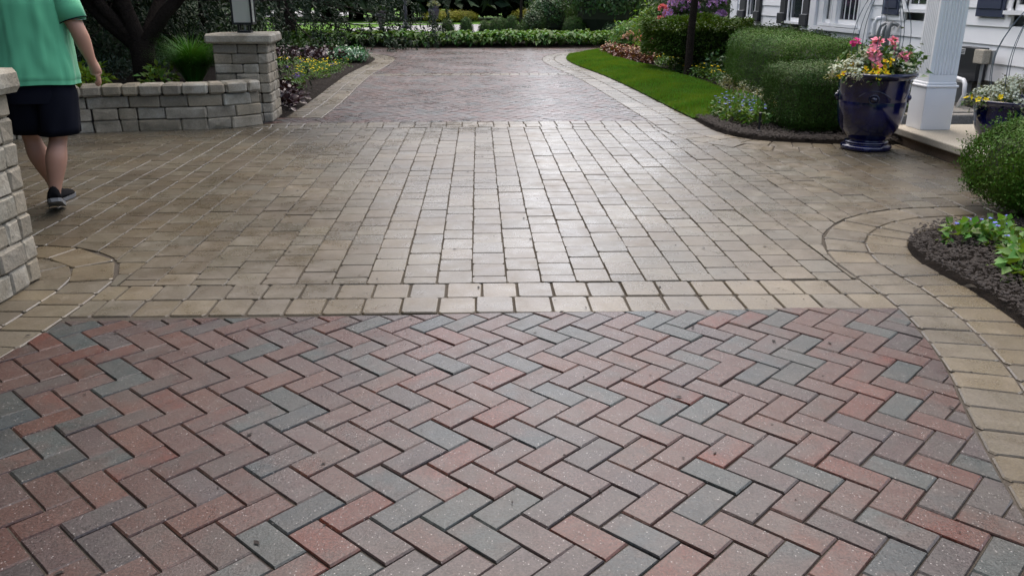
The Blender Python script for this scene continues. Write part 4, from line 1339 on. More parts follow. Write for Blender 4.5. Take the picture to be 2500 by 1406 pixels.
while x < 3.7:
    yf = 24.35 - .14 * (x + 1.9) if x < -1 else 24.2
    for row in range(3):
        o = put_proto(protos, used, (x + random.uniform(-.06, .06) + .15 * (row % 2), yf + row * .42 + random.uniform(-.05, .05), .02), random.uniform(0, 6.28), random.uniform(.95, 1.18))
        o["label"] = ("broad leaved green hosta in the front line of the long row facing the court", "broad leaved green hosta in the middle line of the long row beyond the court", "broad leaved green hosta in the back line of the row next to the far lawn")[row]
    x += .33

# ------------------------------------------------------------------ topiaries and shrubs beyond the hostas
def round_shrub(name, r, hgt, n, size, mat, label, cone=0.0, group=None, lumps=.12, cat="shrub"):
    root = empty(name, (0, 0, 0), 0, label, cat, group)
    D = rand_dirs(n, -.35)
    P = D * np.array([r, r, hgt / 2 * 1.05]); P[:, 2] += hgt * .48
    if cone:
        k = 1 - cone * np.clip(P[:, 2] / hgt, 0, 1) ** 1.3
        P[:, :2] *= k[:, None]
    P = P * (1 + wobble(P / r, lumps, 2.2, random.uniform(0, 50)))[:, None]
    V, F = shell_leaves(P, D, size, jitter=size * 1.2)
    link("foliage", tri_mesh("foliage", V, F, mat), root)
    mb = MB(); mb.lathe([(r * .5, .01), (r * .8, hgt * .25), (r * .8 * (1 - cone * .4), hgt * .55), (r * .4 * (1 - cone * .5), hgt * .85)], 12); mb.build("dark_core", M['core'], root)
    return root
gt = "small clipped topiary mounds beyond the hostas"
tp = round_shrub("topiary_mound", .27, .62, 2600, .035, M['box2'], "small clipped boxwood mound in the group beyond the hosta row", .35, gt)
T0 = True
for x, z in ((-.96, .60), (-.38, .63), (.2, .55), (.52, .62), (.74, .62), (1.02, .70), (1.40, .50), (1.05, .5)):
    o = place(tp, (x * 1.0, 27.4 + random.uniform(-.5, .5), .05), random.uniform(0, 6), (1, 1, z / .62), first=T0); T0 = False
tp2 = round_shrub("boxwood_ball", .36, .72, 4200, .035, M['box2'], "dark round boxwood ball nearest the end of the hosta row", 0, None)
place(tp2, (2.95, 26.8, .03), 0, 1, first=True)
place(tp2, (3.2, 29.3, .3), 1, 1.0, label="small round boxwood ball half hidden behind the nearer ball")
place(tp2, (3.8, 31.5, .55), 2, 1.35, label="larger pale green boxwood dome behind the two small balls")
def shrub(name, loc, r, h, n, size, mat, label, lumps=.3, cone=0, cat="shrub"):
    o = round_shrub(name, r, h, n, size, mat, label, cone, None, lumps, cat); o.location = loc; return o
shrub("dogwood_shrub", (4.0, 27.2, .0), 1.15, 2.7, 9000, .11, M['broad'], "tall leafy shrub with layered mid green leaves right of the boxwood balls")
shrub("leafy_shrub", (2.35, 28.6, 0), .6, 1.5, 3500, .075, M['broad'], "loose leafy shrub between the topiaries and the boxwood balls")
shrub("leafy_shrub", (1.75, 27.9, 0), .42, .85, 2200, .07, M['broadd'], "small twiggy shrub at the end of the topiary group")
shrub("low_shrub", (4.5, 25.9, 0), .8, .62, 4000, .055, M['broadd'], "low dark spreading shrub at the right end of the hosta row")
shrub("low_shrub", (5.6, 25.6, 0), .7, .55, 3500, .05, M['juniper'], "low blue green shrub beside the court's right corner")
shrub("leafy_shrub", (5.4, 27.6, 0), .9, 1.3, 5000, .075, M['broad'], "rounded green shrub behind the pink rhododendron")
shrub("dark_shrub", (4.9, 29.6, 0), 1.4, 3.0, 7000, .09, M['broadd'], "tall dark shrub in the mass behind the layered shrub")
shrub("dark_shrub", (6.9, 27.9, 0), 1.5, 2.6, 8000, .085, M['broadd'], "broad dark shrub behind the lilac rhododendron")
shrub("red_leaf_shrub", (4.7, 28.3, 1.0), .5, .9, 1800, .07, M['purple_leaf'], "reddish leaved bush top showing between the green shrubs")
shrub("twiggy_shrub", (2.55, 30.5, 0), .9, 2.3, 2600, .08, M['broadd'], "twiggy dark shrub behind the boxwood balls", .5)
shrub("dark_shrub", (8.5, 26.0, 0), 1.6, 3.4, 7000, .085, M['broadd'], "tall dark shrub against the end of the house")
shrub("dark_shrub", (6.8, 24.3, 0), .9, 1.5, 4200, .07, M['broadd'], "mid sized dark shrub at the corner of the house bed")

def far_tree(kind, label, h, r, n, size, mat, z0=.3, cone=.75, group=None):
    root = empty("evergreen_tree", (0, 0, 0), 0, label, "tree", group)
    mb = MB(); mb.tube([(0, 0, -.2), (0, 0, h * .5), (0, 0, h * .9)], [.18, .12, .03], 8, 0, False); mb.build("trunk", M['bark'], root)
    u = RNG.uniform(0, 1, n) ** .8
    t = RNG.uniform(0, 6.283, n)
    rr = r * (1 - cone * u) * RNG.uniform(.55, 1.05, n) ** .5 * (1 + .2 * np.sin(t * 5 + u * 20))
    P = np.stack([np.cos(t) * rr, np.sin(t) * rr, z0 + (h - z0) * u], 1)
    D = unit(np.stack([np.cos(t), np.sin(t), -.2 + 0 * t], 1))
    V, F = leaf_vf(P, unit(D + RNG.normal(size=(n, 3)) * .5), rand_dirs(n), size * RNG.uniform(.6, 1.3, n), size * .6, .15, .15)
    link("crown", tri_mesh("crown", V, F, mat), root)
    mb = MB(); mb.lathe([(r * .55, z0 + .1), (r * .72, z0 + h * .15), (r * .45, h * .55), (.05, h * .93)], 10); mb.build("dark_core", M['core'], root)
    return root
ge = "dark evergreens closing off the far lawn"
P1 = far_tree(0, "dark evergreen in the screen of trees behind the far lawn", 4.6, 1.7, 5000, .34, M['conifer'], group=ge)
P2 = far_tree(1, "dark evergreen in the screen of trees behind the far lawn", 4.0, 1.9, 5000, .32, M['conifer'], cone=.6, group=ge)
used = [False, False]
x = -9.2
while x < 16:
    o = put_proto([P1, P2], used, (x + random.uniform(-.3, .3), 56 + random.uniform(-1.2, 1.2) + (0 if x < 8 else -(x - 8) * 1.4), -.1), random.uniform(0, 6), random.uniform(2.4, 3.0) if x < -1.2 else (random.uniform(.75, .85) if x < 7 else random.uniform(1.4, 1.8)))
    o['label'] = 'tall dark evergreen in the screen behind the urns and lamp post' if x < -1.2 else ('lower dark evergreen in the screen behind the topiary mounds' if x < 7 else 'dark evergreen at the end of the screen behind the leafy shrubs')
    x += 1.55
# taller trees at the sides
gl = "tall dark trees along the garden's sides"
P3 = far_tree(2, "tall dark evergreen rising beyond the picture's top edge at the garden's side", 13, 3.4, 9000, .5, M['conifer'], .5, .8, gl)
U3 = True
for x, y, s in ((-16, 66, 1.1), (-14.5, 40, 1.0), (-13, 33, .8), (-12.5, 27, .7), (-12, 20, .6), (-11.5, 15.5, .55), (-28, 100, 1.3), (-36, 112, 1.3), (-22, 106, 1.3), (-45, 112, 1.3), (-52, 100, 1.3),
                (-7.1, 4.6, .95), (-6.4, 1.9, .95), (-6.0, -.9, .95), (-5.8, -4, .9), (10.5, 31, .8), (13, 38, .9), (15, 45, 1.0), (11.5, 25.5, .7)):
    place(P3, (x, y, -.1), random.uniform(0, 6), s, first=U3); U3 = False
gm_ = "golden green mounds on the far lawn"
gy = round_shrub("golden_mound", 1.15, .75, 2500, .11, M['gold'], "low golden green mound at the edge of the far lawn", 0, gm_)
for k, (x, y) in enumerate(((-1.9, 49.0), (3.0, 50.5), (-0.9, 49.3))): place(gy, (x, y, -.12), k, (1.0, 1, .85) if k < 2 else (.8, .8, .8), ("golden green mound right beside the planted lead urn", "golden green mound on the far lawn above the topiary mounds", "smaller golden green mound at the foot of the slender bare stem")[k], first=k == 0)

# far lamp post, stems and urns
def urn(name, loc, s, label, planted=True):
    root = empty(name, loc, 0, label, "urn"); root.scale = (s, s, s)
    mb = MB(); mb.lathe([(.17, 0), (.17, .06), (.09, .08), (.06, .16), (.08, .2), (.2, .36), (.26, .55), (.265, .68), (.22, .76), (.25, .82), (.27, .85), (.23, .85), (.2, .8)], 24); mb.build("urn_bowl", M['urn_lead'], root, smooth=True)
    n = 260; D = rand_dirs(n, 0.0)
    V, F = leaf_vf(D * .12 + np.array([0, 0, .84]), D + np.array([0, 0, .3]), rand_dirs(n), RNG.uniform(.12, .28, n), .05, .1, .3)
    link("planting", tri_mesh("planting", V, F, M['silver'] if planted else M['broadd']), root)
    return root
urn("garden_urn", (-4.15, 37.6, -.06), .92, "dark lead urn hidden partly by the spruce boughs beside the pale drive", False)
urn("garden_urn", (-2.2, 43.6, -.06), 1.05, "dark lead urn with grey green planting in front of the golden mound")
lp = empty("lamp_post", (-3.2, 38.8, -.1), 0, "slim dark lamp post at the edge of the pale drive", "lamp post")
mb = MB(); mb.lathe([(.2, 0), (.2, .12), (.12, .2), (.1, .5), (.085, .55), (.085, 2.4)], 14); mb.build("post", M['black_metal'], lp, smooth=True)
mb = MB(); mb.lathe([(.06, 2.4), (.16, 2.45), (.2, 2.85), (.1, 3.0), (.01, 3.1)], 12); mb.build("lamp_head", M['frost'], lp)
for x, y, lab in ((-1.55, 53.5, "slender bare tree stem before the dark evergreens above the golden mound"), (2.35, 48.5, "slender bare tree stem before the dark evergreens above the topiaries")):
    t = empty("slender_tree", (x, y, -.1), 0, lab, "tree")
    mb = MB(); mb.tube([(0, 0, 0), (.03, 0, 1.2), (0, .03, 3.0)], [.1, .075, .05], 8, 0, False); mb.build("trunk", M['bark'], t)
    tips = []; mb = MB()
    for k in range(5): limb(mb, Vector((0, .02, 2.3 + .15 * k)), (math.cos(k * 2.1), math.sin(k * 2.1), .8), 1.0, .03, 1, tips, .5)
    mb.build("limbs", M['bark'], t)
    V, F = clump_leaves(tips, 30, .25, .16); link("crown", tri_mesh("crown", V, F, M['tree_leaf']), t)

# ------------------------------------------------------------------ rhododendrons and azalea
def bloom_ball(c, r, n, size):
    D = rand_dirs(n, -.3)
    return leaf_vf(np.array(c) + D * r * .65, unit(D + RNG.normal(size=(n, 3)) * .5), D, size * RNG.uniform(.8, 1.2, n), size * .8, .1)
def rhodo(loc, r, h, label, petals, trusses, leafm='broadd', n=4000, ts=.085):
    root = empty("rhododendron", loc, 0, label, "flowering shrub")
    D = rand_dirs(n, -.3); P = D * np.array([r, r, h / 2]); P[:, 2] += h * .5
    P *= (1 + wobble(P, .2, 1.6, loc[0]))[:, None]
    V, F = shell_leaves(P, D, .1, jitter=.15, asp=.38)
    link("foliage", tri_mesh("foliage", V, F, M[leafm]), root)
    mb = MB(); mb.lathe([(r * .5, .02), (r * .75, h * .3), (r * .7, h * .6), (r * .3, h * .85)], 10); mb.build("dark_core", M['core'], root)
    for c in trusses:
        V, F = bloom_ball(c, ts, 60, .06)
        link("flower_truss", tri_mesh("flower_truss", V, F, M[petals]), root)
    return root
rng = random.Random(5)
tr = [(rng.uniform(-.62, .55), -.78 + rng.uniform(0, .15), rng.uniform(.78, 1.45)) for _ in range(24)]
rhodo((4.6, 19.0, .0), .85, 1.75, "rhododendron covered in lilac purple flower trusses behind the slim trunk", 'p_purple', tr, ts=.115)
tr = [(-.02, -.42, 1.05), (.08, -.44, .96), (.04, -.46, .86), (-.08, -.46, .80), (.0, -.47, .74), (-.12, -.42, .70), (.2, -.45, .64), (-.3, -.4, .48), (-.36, -.38, .43), (-.2, -.44, .42), (-.15, -.46, .34)]
rhodo((3.92, 18.9, .05), .5, 1.05, "rhododendron with coral pink flower clusters left of the lilac one", 'p_coral', tr, 'fresh', 2200, .1)
az = rhodo((3.62, 20.3, .02), .48, .72, "small azalea with fading peach flowers at the end of the flower bed", 'p_blush', [(-.25, -.38, .42), (-.15, -.42, .5), (0, -.45, .38), (.1, -.4, .58)], 'fresh', 2200, .07)
shrub("lime_shrub", (3.85, 19.7, .0), .34, .4, 1500, .05, M['lime'], "bright lime green mound behind the bronze begonias")
shrub("white_flower_shrub", (4.55, 18.7, .35), .22, .5, 500, .05, M['p_white'], "small white blooms between the coral rhododendron and the yew", .5)

# ------------------------------------------------------------------ bedding plants
def bed_plant(name, label, group, r, h, n, size, leafm, fm=None, nf=0, fs=.03, asp=.6, cat="flowering plant", ftop=1.05, petals=6):
    root = empty(name, (0, 0, 0), 0, label, cat, group)
    D = rand_dirs(n, 0.0)
    P = D * np.array([r, r, h]) * RNG.uniform(.45, 1.0, (n, 1))
    V, F = leaf_vf(P, unit(D + RNG.normal(size=(n, 3)) * .6), unit(np.array([0, 0, 1.]) + RNG.normal(size=(n, 3)) * .5), size * RNG.uniform(.7, 1.3, n), size * asp, .15, .15)
    link("leaves", tri_mesh("leaves", V, F, M[leafm]), root)
    if fm:
        C, T, NN = [], [], []
        for fi in range(nf):
            if nf <= 5: C, T, NN = [], [], []
            a = random.uniform(0, 6.283); q = math.sqrt(random.random()) * .95
            c = np.array([math.cos(a) * q * r, math.sin(a) * q * r, h * ftop * math.sqrt(max(0.05, 1 - q * q * .75))])
            for k in range(petals):
                b = 2 * math.pi * k / petals
                C.append(c); T.append([math.cos(b), math.sin(b), random.uniform(-.1, .6)]); NN.append([0, 0, 1])
            if nf <= 5:
                V, F = leaf_vf(np.array(C), np.array(T, float), np.array(NN, float), fs, fs * .8, .1)
                link("flower", tri_mesh("flower", V, F, M[fm]), root)
        if nf <= 5: return root
        C, T, NN = np.array(C), np.array(T, float), np.array(NN, float)
        V, F = leaf_vf(C, T, NN, fs, fs * .8, .1)
        link("flowers", tri_mesh("flowers", V, F, M[fm]), root)
    return root
def drift(protos, spots, s=(.85, 1.15)):
    used = [False] * len(protos)
    for x, y, z in spots: put_proto(protos, used, (x, y, z), random.uniform(0, 6.28), random.uniform(*s))
def scatter(poly, n, dmin, z):
    out = []
    xs = [p[0] for p in poly]; ys = [p[1] for p in poly]; t = 0
    while len(out) < n and t < 20000:
        t += 1
        p = (random.uniform(min(xs), max(xs)), random.uniform(min(ys), max(ys)))
        if in_poly(p, poly) and all((p[0] - o[0]) ** 2 + (p[1] - o[1]) ** 2 > dmin * dmin for o in out): out.append((p[0], p[1], z))
    return out
random.seed(71)
# right side, along the lawn
g = "bronze leaved begonias at the tip of the lawn"
drift([bed_plant("begonia", "bronze leaved begonia with blush flowers at the far tip of the lawn", g, .17, .24, 60, .075, 'bronze', 'p_blush', 12, .026, .8) for _ in range(2)],
      scatter([(3.2, 19.6), (3.05, 20.6), (3.35, 21.5), (3.7, 21.6), (3.8, 20), (3.85, 18.3), (3.55, 17.9), (3.35, 18.3)], 46, .17, .05))
g = "yellow bedding flowers behind the lawn"
yel = [bed_plant("yellow_flower", "yellow flowered bedding plant in the bed behind the lawn", g, .15, .2, 70, .05, 'bedleaf', 'p_yellow', 4, .022) for _ in range(2)]
drift(yel, scatter([(3.6, 17.8), (3.95, 17.8), (4.1, 15.4), (3.95, 14.3), (3.72, 14.6), (3.66, 16)], 26, .18, .05) + scatter([(3.8, 14.0), (4.0, 14.0), (3.98, 13.3), (3.84, 13.3)], 4, .12, .05))
g = "dusty white flowered plants at the foot of the boxwood hedge"
drift([bed_plant("silver_plant", "pale silver leaved plant at the foot of the boxwood hedge", g, .16, .2, 110, .045, 'silver', 'p_white', 10, .012, .4) for _ in range(2)],
      scatter([(3.82, 13.2), (3.98, 13.2), (3.85, 11.4), (3.72, 10.0), (3.4, 10.0), (3.6, 11.2)], 22, .16, .05))
g = "blue flowered plants beside the path light"
blu = [bed_plant("ageratum", "blue flowered leafy bedding plant between the lawn and the square boxwood", g, .14, .19, 90, .055, 'bedleaf', 'p_blue', 3, .018, .7, petals=9) for _ in range(2)]
drift(blu, scatter([(2.72, 9.75), (2.95, 9.3), (3.1, 9.05), (3.2, 9.6), (3.45, 10.6), (3.3, 10.9), (2.95, 10.35)], 20, .15, .04))
g = "leafy green plants behind the yellow flowers"
drift([bed_plant("leafy_plant", "mid green leafy perennial between the yellow flowers and the yews", g, .22, .4, 130, .07, 'broad', None, 0, cat="plant")],
      scatter([(3.95, 18.2), (4.35, 18.0), (4.5, 15.0), (4.2, 14.0), (4.05, 14.4), (4.05, 17)], 14, .25, .05))
# near right bulb bed
g = "young blue flowered plants in the bare mulch"
nb = [bed_plant("young_ageratum", "young blue flowered plant in the bare mulch below the big boxwood", g, .085, .12, 60, .05, 'fresh', 'p_blue', 2, .016, .75, petals=10) for _ in range(3)]
drift(nb, [(2.80, 4.62, .03), (2.93, 4.66, .03), (2.98, 4.52, .03), (3.06, 4.6, .03), (3.12, 4.48, .03), (2.95, 4.3, .03), (3.16, 4.3, .03), (3.25, 4.42, .03), (3.1, 4.75, .03)], (.9, 1.25))
g2 = "young leafy plants at the picture's edge"
drift([bed_plant("young_plant", "young broad leaved green plant in the mulch at the picture's edge", g2, .1, .14, 40, .075, 'fresh', None, 0, asp=.7, cat="plant")],
      [(2.80, 4.0, .03), (2.92, 3.95, .03), (2.86, 4.1, .03), (2.82, 3.82, .03), (3.1, 4.1, .03), (3.02, 4.2, .03)], (.9, 1.2))

# left bed beyond the pillar
random.seed(73)
g = "yellow pansies beside the stone pillar"
drift([bed_plant("pansy", "yellow flowered pansy in the dark bed beyond the stone pillar", g, .13, .15, 70, .04, 'bedleaf', 'p_yellow', 3, .021, petals=5) for _ in range(2)],
      scatter([(-2.65, 14.6), (-2.62, 17.2), (-3.3, 17.6), (-4.0, 18.2), (-4.2, 17.2), (-3.4, 15.8), (-2.9, 13.8)], 44, .17, .04))
g = "violet pansies beside the stone pillar"
drift([bed_plant("violet_pansy", "deep violet pansy among the yellow ones beyond the pillar", g, .12, .14, 60, .04, 'bedleaf', 'p_violet', 9, .035, petals=5)],
      [(-2.85, 13.7, .04), (-2.95, 14.1, .04), (-3.5, 15.7, .04), (-2.7, 16.0, .04), (-3.4, 17.0, .04)])
g = "purple leaved plants in the dark bed"
drift([bed_plant("coral_bells", "dark purple leaved plant in the bed beyond the stone pillar", g, .2, .24, 80, .09, 'purple_leaf', None, 0, asp=.85, cat="plant")],
      scatter([(-2.75, 17.8), (-2.8, 19.2), (-3.4, 20.4), (-4.6, 20.2), (-4.6, 18.6), (-3.6, 18.0)], 26, .25, .04) + [(-2.55, 10.95, .03), (-2.6, 11.35, .03), (-2.75, 11.1, .03), (-2.62, 11.9, .03), (-2.8, 12.2, .03)])
shrub("groundcover_mound", (-2.78, 18.7, .0), .42, .3, 1700, .055, M['ivy'], "shiny green ground cover mound at the rounded tip of the left bed", .15, cat="ground cover").scale = (1, 1.9, 1)
shrub("leafy_mound", (-2.85, 12.7, .0), .3, .2, 900, .045, M['bedleaf'], "low green foliage between the pansies and the edging stones", .2, cat="plant").scale = (.8, 2.2, 1)
g = "dark perennials behind the left bed"
drift([bed_plant("perennial", "dark green perennial between the left bed and the hosta row", g, .32, .4, 140, .09, 'broadd', None, 0, cat="plant")],
      scatter([(-3.3, 20.8), (-5.2, 20.4), (-6.5, 21.5), (-6.0, 22.6), (-4.2, 22.0)], 12, .4, .02))
# raised bed behind the wall
g = "yellow green leafy plants behind the low wall"
drift([bed_plant("leafy_perennial", "yellow green leafy plant behind the low wall", g, .22, .26, 80, .09, 'lime', None, 0, asp=.55, cat="plant"), bed_plant("leafy_perennial", "yellow green leafy plant behind the low wall", g, .2, .24, 70, .08, 'fresh', None, 0, asp=.55, cat="plant")],
      [(-4.35, 9.75, .4), (-4.6, 9.7, .4), (-4.85, 9.55, .4), (-4.5, 10.1, .4), (-4.8, 9.95, .4), (-5.1, 9.4, .4), (-5.1, 10.0, .4), (-3.68, 9.95, .38), (-3.75, 10.35, .38), (-5.5, 9.1, .4), (-5.8, 8.9, .4), (-6.1, 8.2, .4)])
o = bed_plant("orange_flower", "small orange flowers behind the low wall next to the man's hand", None, .13, .14, 60, .04, 'bedleaf', 'p_orange', 12, .03); o.location = (-4.72, 9.32, .41)
g = "blue green junipers behind the leafy plants"
drift([bed_plant("juniper", "low blue green juniper behind the yellow green plants", g, .36, .34, 420, .055, 'juniper', None, 0, asp=.3, cat="shrub")],
      [(-4.6, 10.8, .42), (-5.0, 10.6, .42), (-5.3, 10.4, .42), (-4.3, 11.2, .42), (-5.7, 10.2, .42)])
gr = empty("ornamental_grass", (-3.38, 10.3, .38), 0, "tall arching clump of fine green grass between the forked tree and the pillar", "ornamental grass")
n = 1500; a = RNG.uniform(0, 6.283, n); lean = RNG.uniform(.05, .75, n)
C = np.stack([np.cos(a) * .07, np.sin(a) * .07, a * 0], 1) * RNG.uniform(0, 1, (n, 1))
Vs = []
parts = []
d1 = unit(np.stack([np.cos(a) * lean, np.sin(a) * lean, 1 + 0 * a], 1)); L = RNG.uniform(.24, .42, n)
p1 = C + d1 * L[:, None]
d2 = unit(np.stack([np.cos(a) * (lean + .55), np.sin(a) * (lean + .55), .55 - lean * .8], 1)); p2 = p1 + d2 * (L * .9)[:, None]
side = np.stack([-np.sin(a), np.cos(a), 0 * a], 1) * .0035
V = np.stack([C - side, C + side, p1 - side, p1 + side, p2], 1).reshape(-1, 3)
i = np.arange(n)[:, None] * 5
F = np.concatenate([i + np.array([[0, 1, 3]]), i + np.array([[0, 3, 2]]), i + np.array([[2, 3, 4]])], 1).reshape(-1, 3)
link("blades", tri_mesh("blades", V, F, M['tallgrass']), gr)
mb = MB(); mb.lathe([(.09, -.02), (.08, .06), (.03, .12)], 10); mb.build("crown_base", M['core'], gr)

# background shrubs left
random.seed(75)
for x, y, r, h, m, lab in ((-5.6, 12.4, .8, 1.1, 'broadd', "dark leafy shrub behind the junipers"), (-7.0, 12.0, 1.0, 1.5, 'conifer', "dark evergreen shrub behind the man"), (-4.8, 16.8, .8, 1.0, 'broadd', "dark leafy shrub behind the tray feeder"), (-6.3, 18.5, 1.1, 1.2, 'conifer', "dark evergreen shrub beneath the spruces"),
                           (-7.9, 21.5, 1.2, .8, 'broad', "leafy green shrub at the left end of the hosta row"), (-9.5, 16.5, 1.4, 2.2, 'conifer', "tall dark evergreen shrub far behind the low wall")):
    shrub("dark_shrub", (x, y, .1), r, h, 3500, .07, M[m], lab, .3)

# path light
pl = empty("path_light", (2.93, 8.72, .03), 0, "small black path light stake standing in the mulch", "path light")
mb = MB(); mb.lathe([(.05, 0), (.055, .012), (.02, .02), (.012, .03)], 12); mb.build("base", M['black_metal'], pl)
mb = MB(); mb.lathe([(.012, .03), (.012, .17), (.017, .175), (.018, .2), (.012, .203)], 10); mb.build("stake", M['black_metal'], pl)

# lawn blades
def lawn_blades(poly, n, z, hmin, hmax, w):
    xs = np.array([p[0] for p in poly]); ys = np.array([p[1] for p in poly])
    P = []
    pol = np.array(poly)
    tot = 0
    while tot < n:
        q = np.stack([RNG.uniform(xs.min(), xs.max(), n), RNG.uniform(ys.min(), ys.max(), n)], 1)
        ins = np.zeros(n, bool); j = len(pol) - 1
        for i in range(len(pol)):
            xi, yi = pol[i]; xj, yj = pol[j]
            if yi != yj:
                c = ((yi > q[:, 1]) != (yj > q[:, 1])) & (q[:, 0] < (xj - xi) * (q[:, 1] - yi) / (yj - yi) + xi)
                ins ^= c
            j = i
        P.append(q[ins]); tot += ins.sum()
    P = np.concatenate(P)[:n]
    A = pol; B = np.roll(A, -1, 0); D = B - A
    d = np.full(n, 9.0)
    for a_, dd in zip(A, D):
        t = np.clip(((P - a_) @ dd) / max(dd @ dd, 1e-9), 0, 1)
        d = np.minimum(d, np.linalg.norm(P - a_ - t[:, None] * dd, axis=1))
    zz = z + .075 * np.minimum(1, d / .35) - .004
    an = RNG.uniform(0, 6.283, n); h = RNG.uniform(hmin, hmax, n) * (0.75 + 0.9 * np.clip(wobble(np.stack([P[:, 0], P[:, 1], P[:, 0] * 0], 1), 1.0, 2.2, 8.0) + .25, 0, 1))
    base = np.stack([P[:, 0], P[:, 1], zz], 1)
    s = np.stack([np.cos(an), np.sin(an), 0 * an], 1) * w
    tip = base + np.stack([RNG.normal(size=n) * .012, RNG.normal(size=n) * .012, h], 1)
    V = np.stack([base - s, base + s, tip], 1).reshape(-1, 3)
    F = np.arange(3 * n).reshape(-1, 3)
    link("lawn_grass", tri_mesh("lawn_grass", V, F, M['grass']), kind='stuff')
lawn_blades(LAWN + LAWN_BACK, 120000, .012, .02, .05, .0045)

# ================================================================== BLUE PLANTERS
def planter(loc, prof, label, medallion=None, foot=None):
    root = empty("blue_planter", loc, 0, label, "planter")
    mb = MB(); mb.lathe(prof['bowl'], 56, cap=False); mb.build("bowl", M['cobalt'], root, smooth=True)
    if 'foot' in prof: mb = MB(); mb.lathe(prof['foot'], 56, cap=True); mb.build("foot", M['cobalt'], root, smooth=True)
    mb = MB(); mb.lathe(prof['rim'], 56, cap=False); mb.build("rim", M['cobalt'], root, smooth=True)
    mb = MB(); mb.lathe([(prof['soil'][0], prof['soil'][1]), (.02, prof['soil'][1] + .02)], 30, cap=False); mb.build("soil", M['soil'], root)
    if medallion:
        for a in medallion:
            r0, z = prof['med']
            def on(dx, dz, out=0.0):
                rr = r0 + out; b = a + dx / r0
                return (rr * math.cos(b), rr * math.sin(b), z + dz)
            mb = MB(); mb.tube([on(.04 * math.cos(t), .04 * math.sin(t), .004) for t in [k * math.pi / 6 for k in range(13)]], .009, 6, 0, False)
            mb.tube([on(0, 0, -.02), on(0, 0, .02), on(0, 0, .03)], [.03, .027, .008], 10)
            mb.tube([on(.012 * math.cos(t), .012 * math.sin(t), .018) for t in [k * math.pi / 4 for k in range(9)]], .005, 5, 0, False)
            mb.build("medallion", M['cobalt'], root, smooth=True)
            mb = MB(); mb.tube([on(-.15 + .3 * k / 16, .075 - .075 * ((k - 8) / 8) ** 2, .001) for k in range(17)], .006, 6)
            mb.build("garland", M['cobalt'], root, smooth=True)
    return root
big = dict(bowl=[(.17, .088), (.165, .10), (.198, .125), (.252, .19), (.283, .27), (.296, .36), (.304, .45), (.303, .455), (.303, .462), (.307, .47), (.31, .56), (.318, .62), (.325, .66)],
           foot=[(.0, .0), (.215, .0), (.228, .012), (.23, .03), (.222, .046), (.195, .052), (.19, .06), (.2, .066), (.198, .078), (.175, .088), (.0, .088)],
           rim=[(.325, .655), (.34, .665), (.362, .685), (.368, .70), (.362, .715), (.345, .72), (.325, .712), (.31, .69), (.30, .64)], soil=(.305, .675), med=(.305, .49))
P1C = Vector((3.69, 7.86, 0.002))
planter(P1C, big, "tall cobalt blue glazed planter standing on the pavers in front of the boxwood", [R(-112), R(-25), R(68), R(160)])
low = dict(bowl=[(.22, .0), (.25, .0), (.30, .05), (.335, .14), (.345, .24), (.345, .30)], rim=[(.345, .295), (.37, .31), (.405, .335), (.41, .35), (.40, .36), (.375, .355), (.345, .33), (.335, .28)], soil=(.34, .31), med=(.345, .2))
P2C = Vector((4.74, 7.28, 0.175))
pl2 = planter(P2C, low, "low cobalt blue planter on the porch slab cut off by the picture edge")
for k in range(4):
    a = R(200 + 90 * k)
    mb = MB(); mb.lathe([(.045, -.02), (.05, .0), (.035, .03), (.01, .04)], 10); mb.build("pot_foot", M['cobalt'], pl2, (.29 * math.cos(a), .29 * math.sin(a), 0), True)

def trellis(loc, r0, h, n, label, a0=0.0):
    root = empty("wire_trellis", loc, 0, label, "trellis")
    for k in range(n):
        a = a0 + 2 * math.pi * k / n
        pts = []
        for q in range(13):
            t = q / 12
            rr = r0 * (1.0 + .28 * math.sin(math.pi * min(t * 1.15, 1))) * (1 - t ** 3.2) + .004
            pts.append((rr * math.cos(a), rr * math.sin(a), h * t))
        mb = MB(); mb.tube(pts, .003, 6); mb.build("wire", M['wire'], root)
    mb = MB(); mb.lathe([(.012, h), (.02, h + .02), (.012, h + .045), (.001, h + .05)], 8); mb.build("finial", M['wire'], root)
    return root
trellis(P1C + Vector((.02, .03, .67)), .20, .95, 8, "tall wire trellis rising from the big blue planter", .25)
trellis(P2C + Vector((.02, .0, .30)), .24, .95, 9, "wire trellis rising from the low blue planter on the slab", .1)

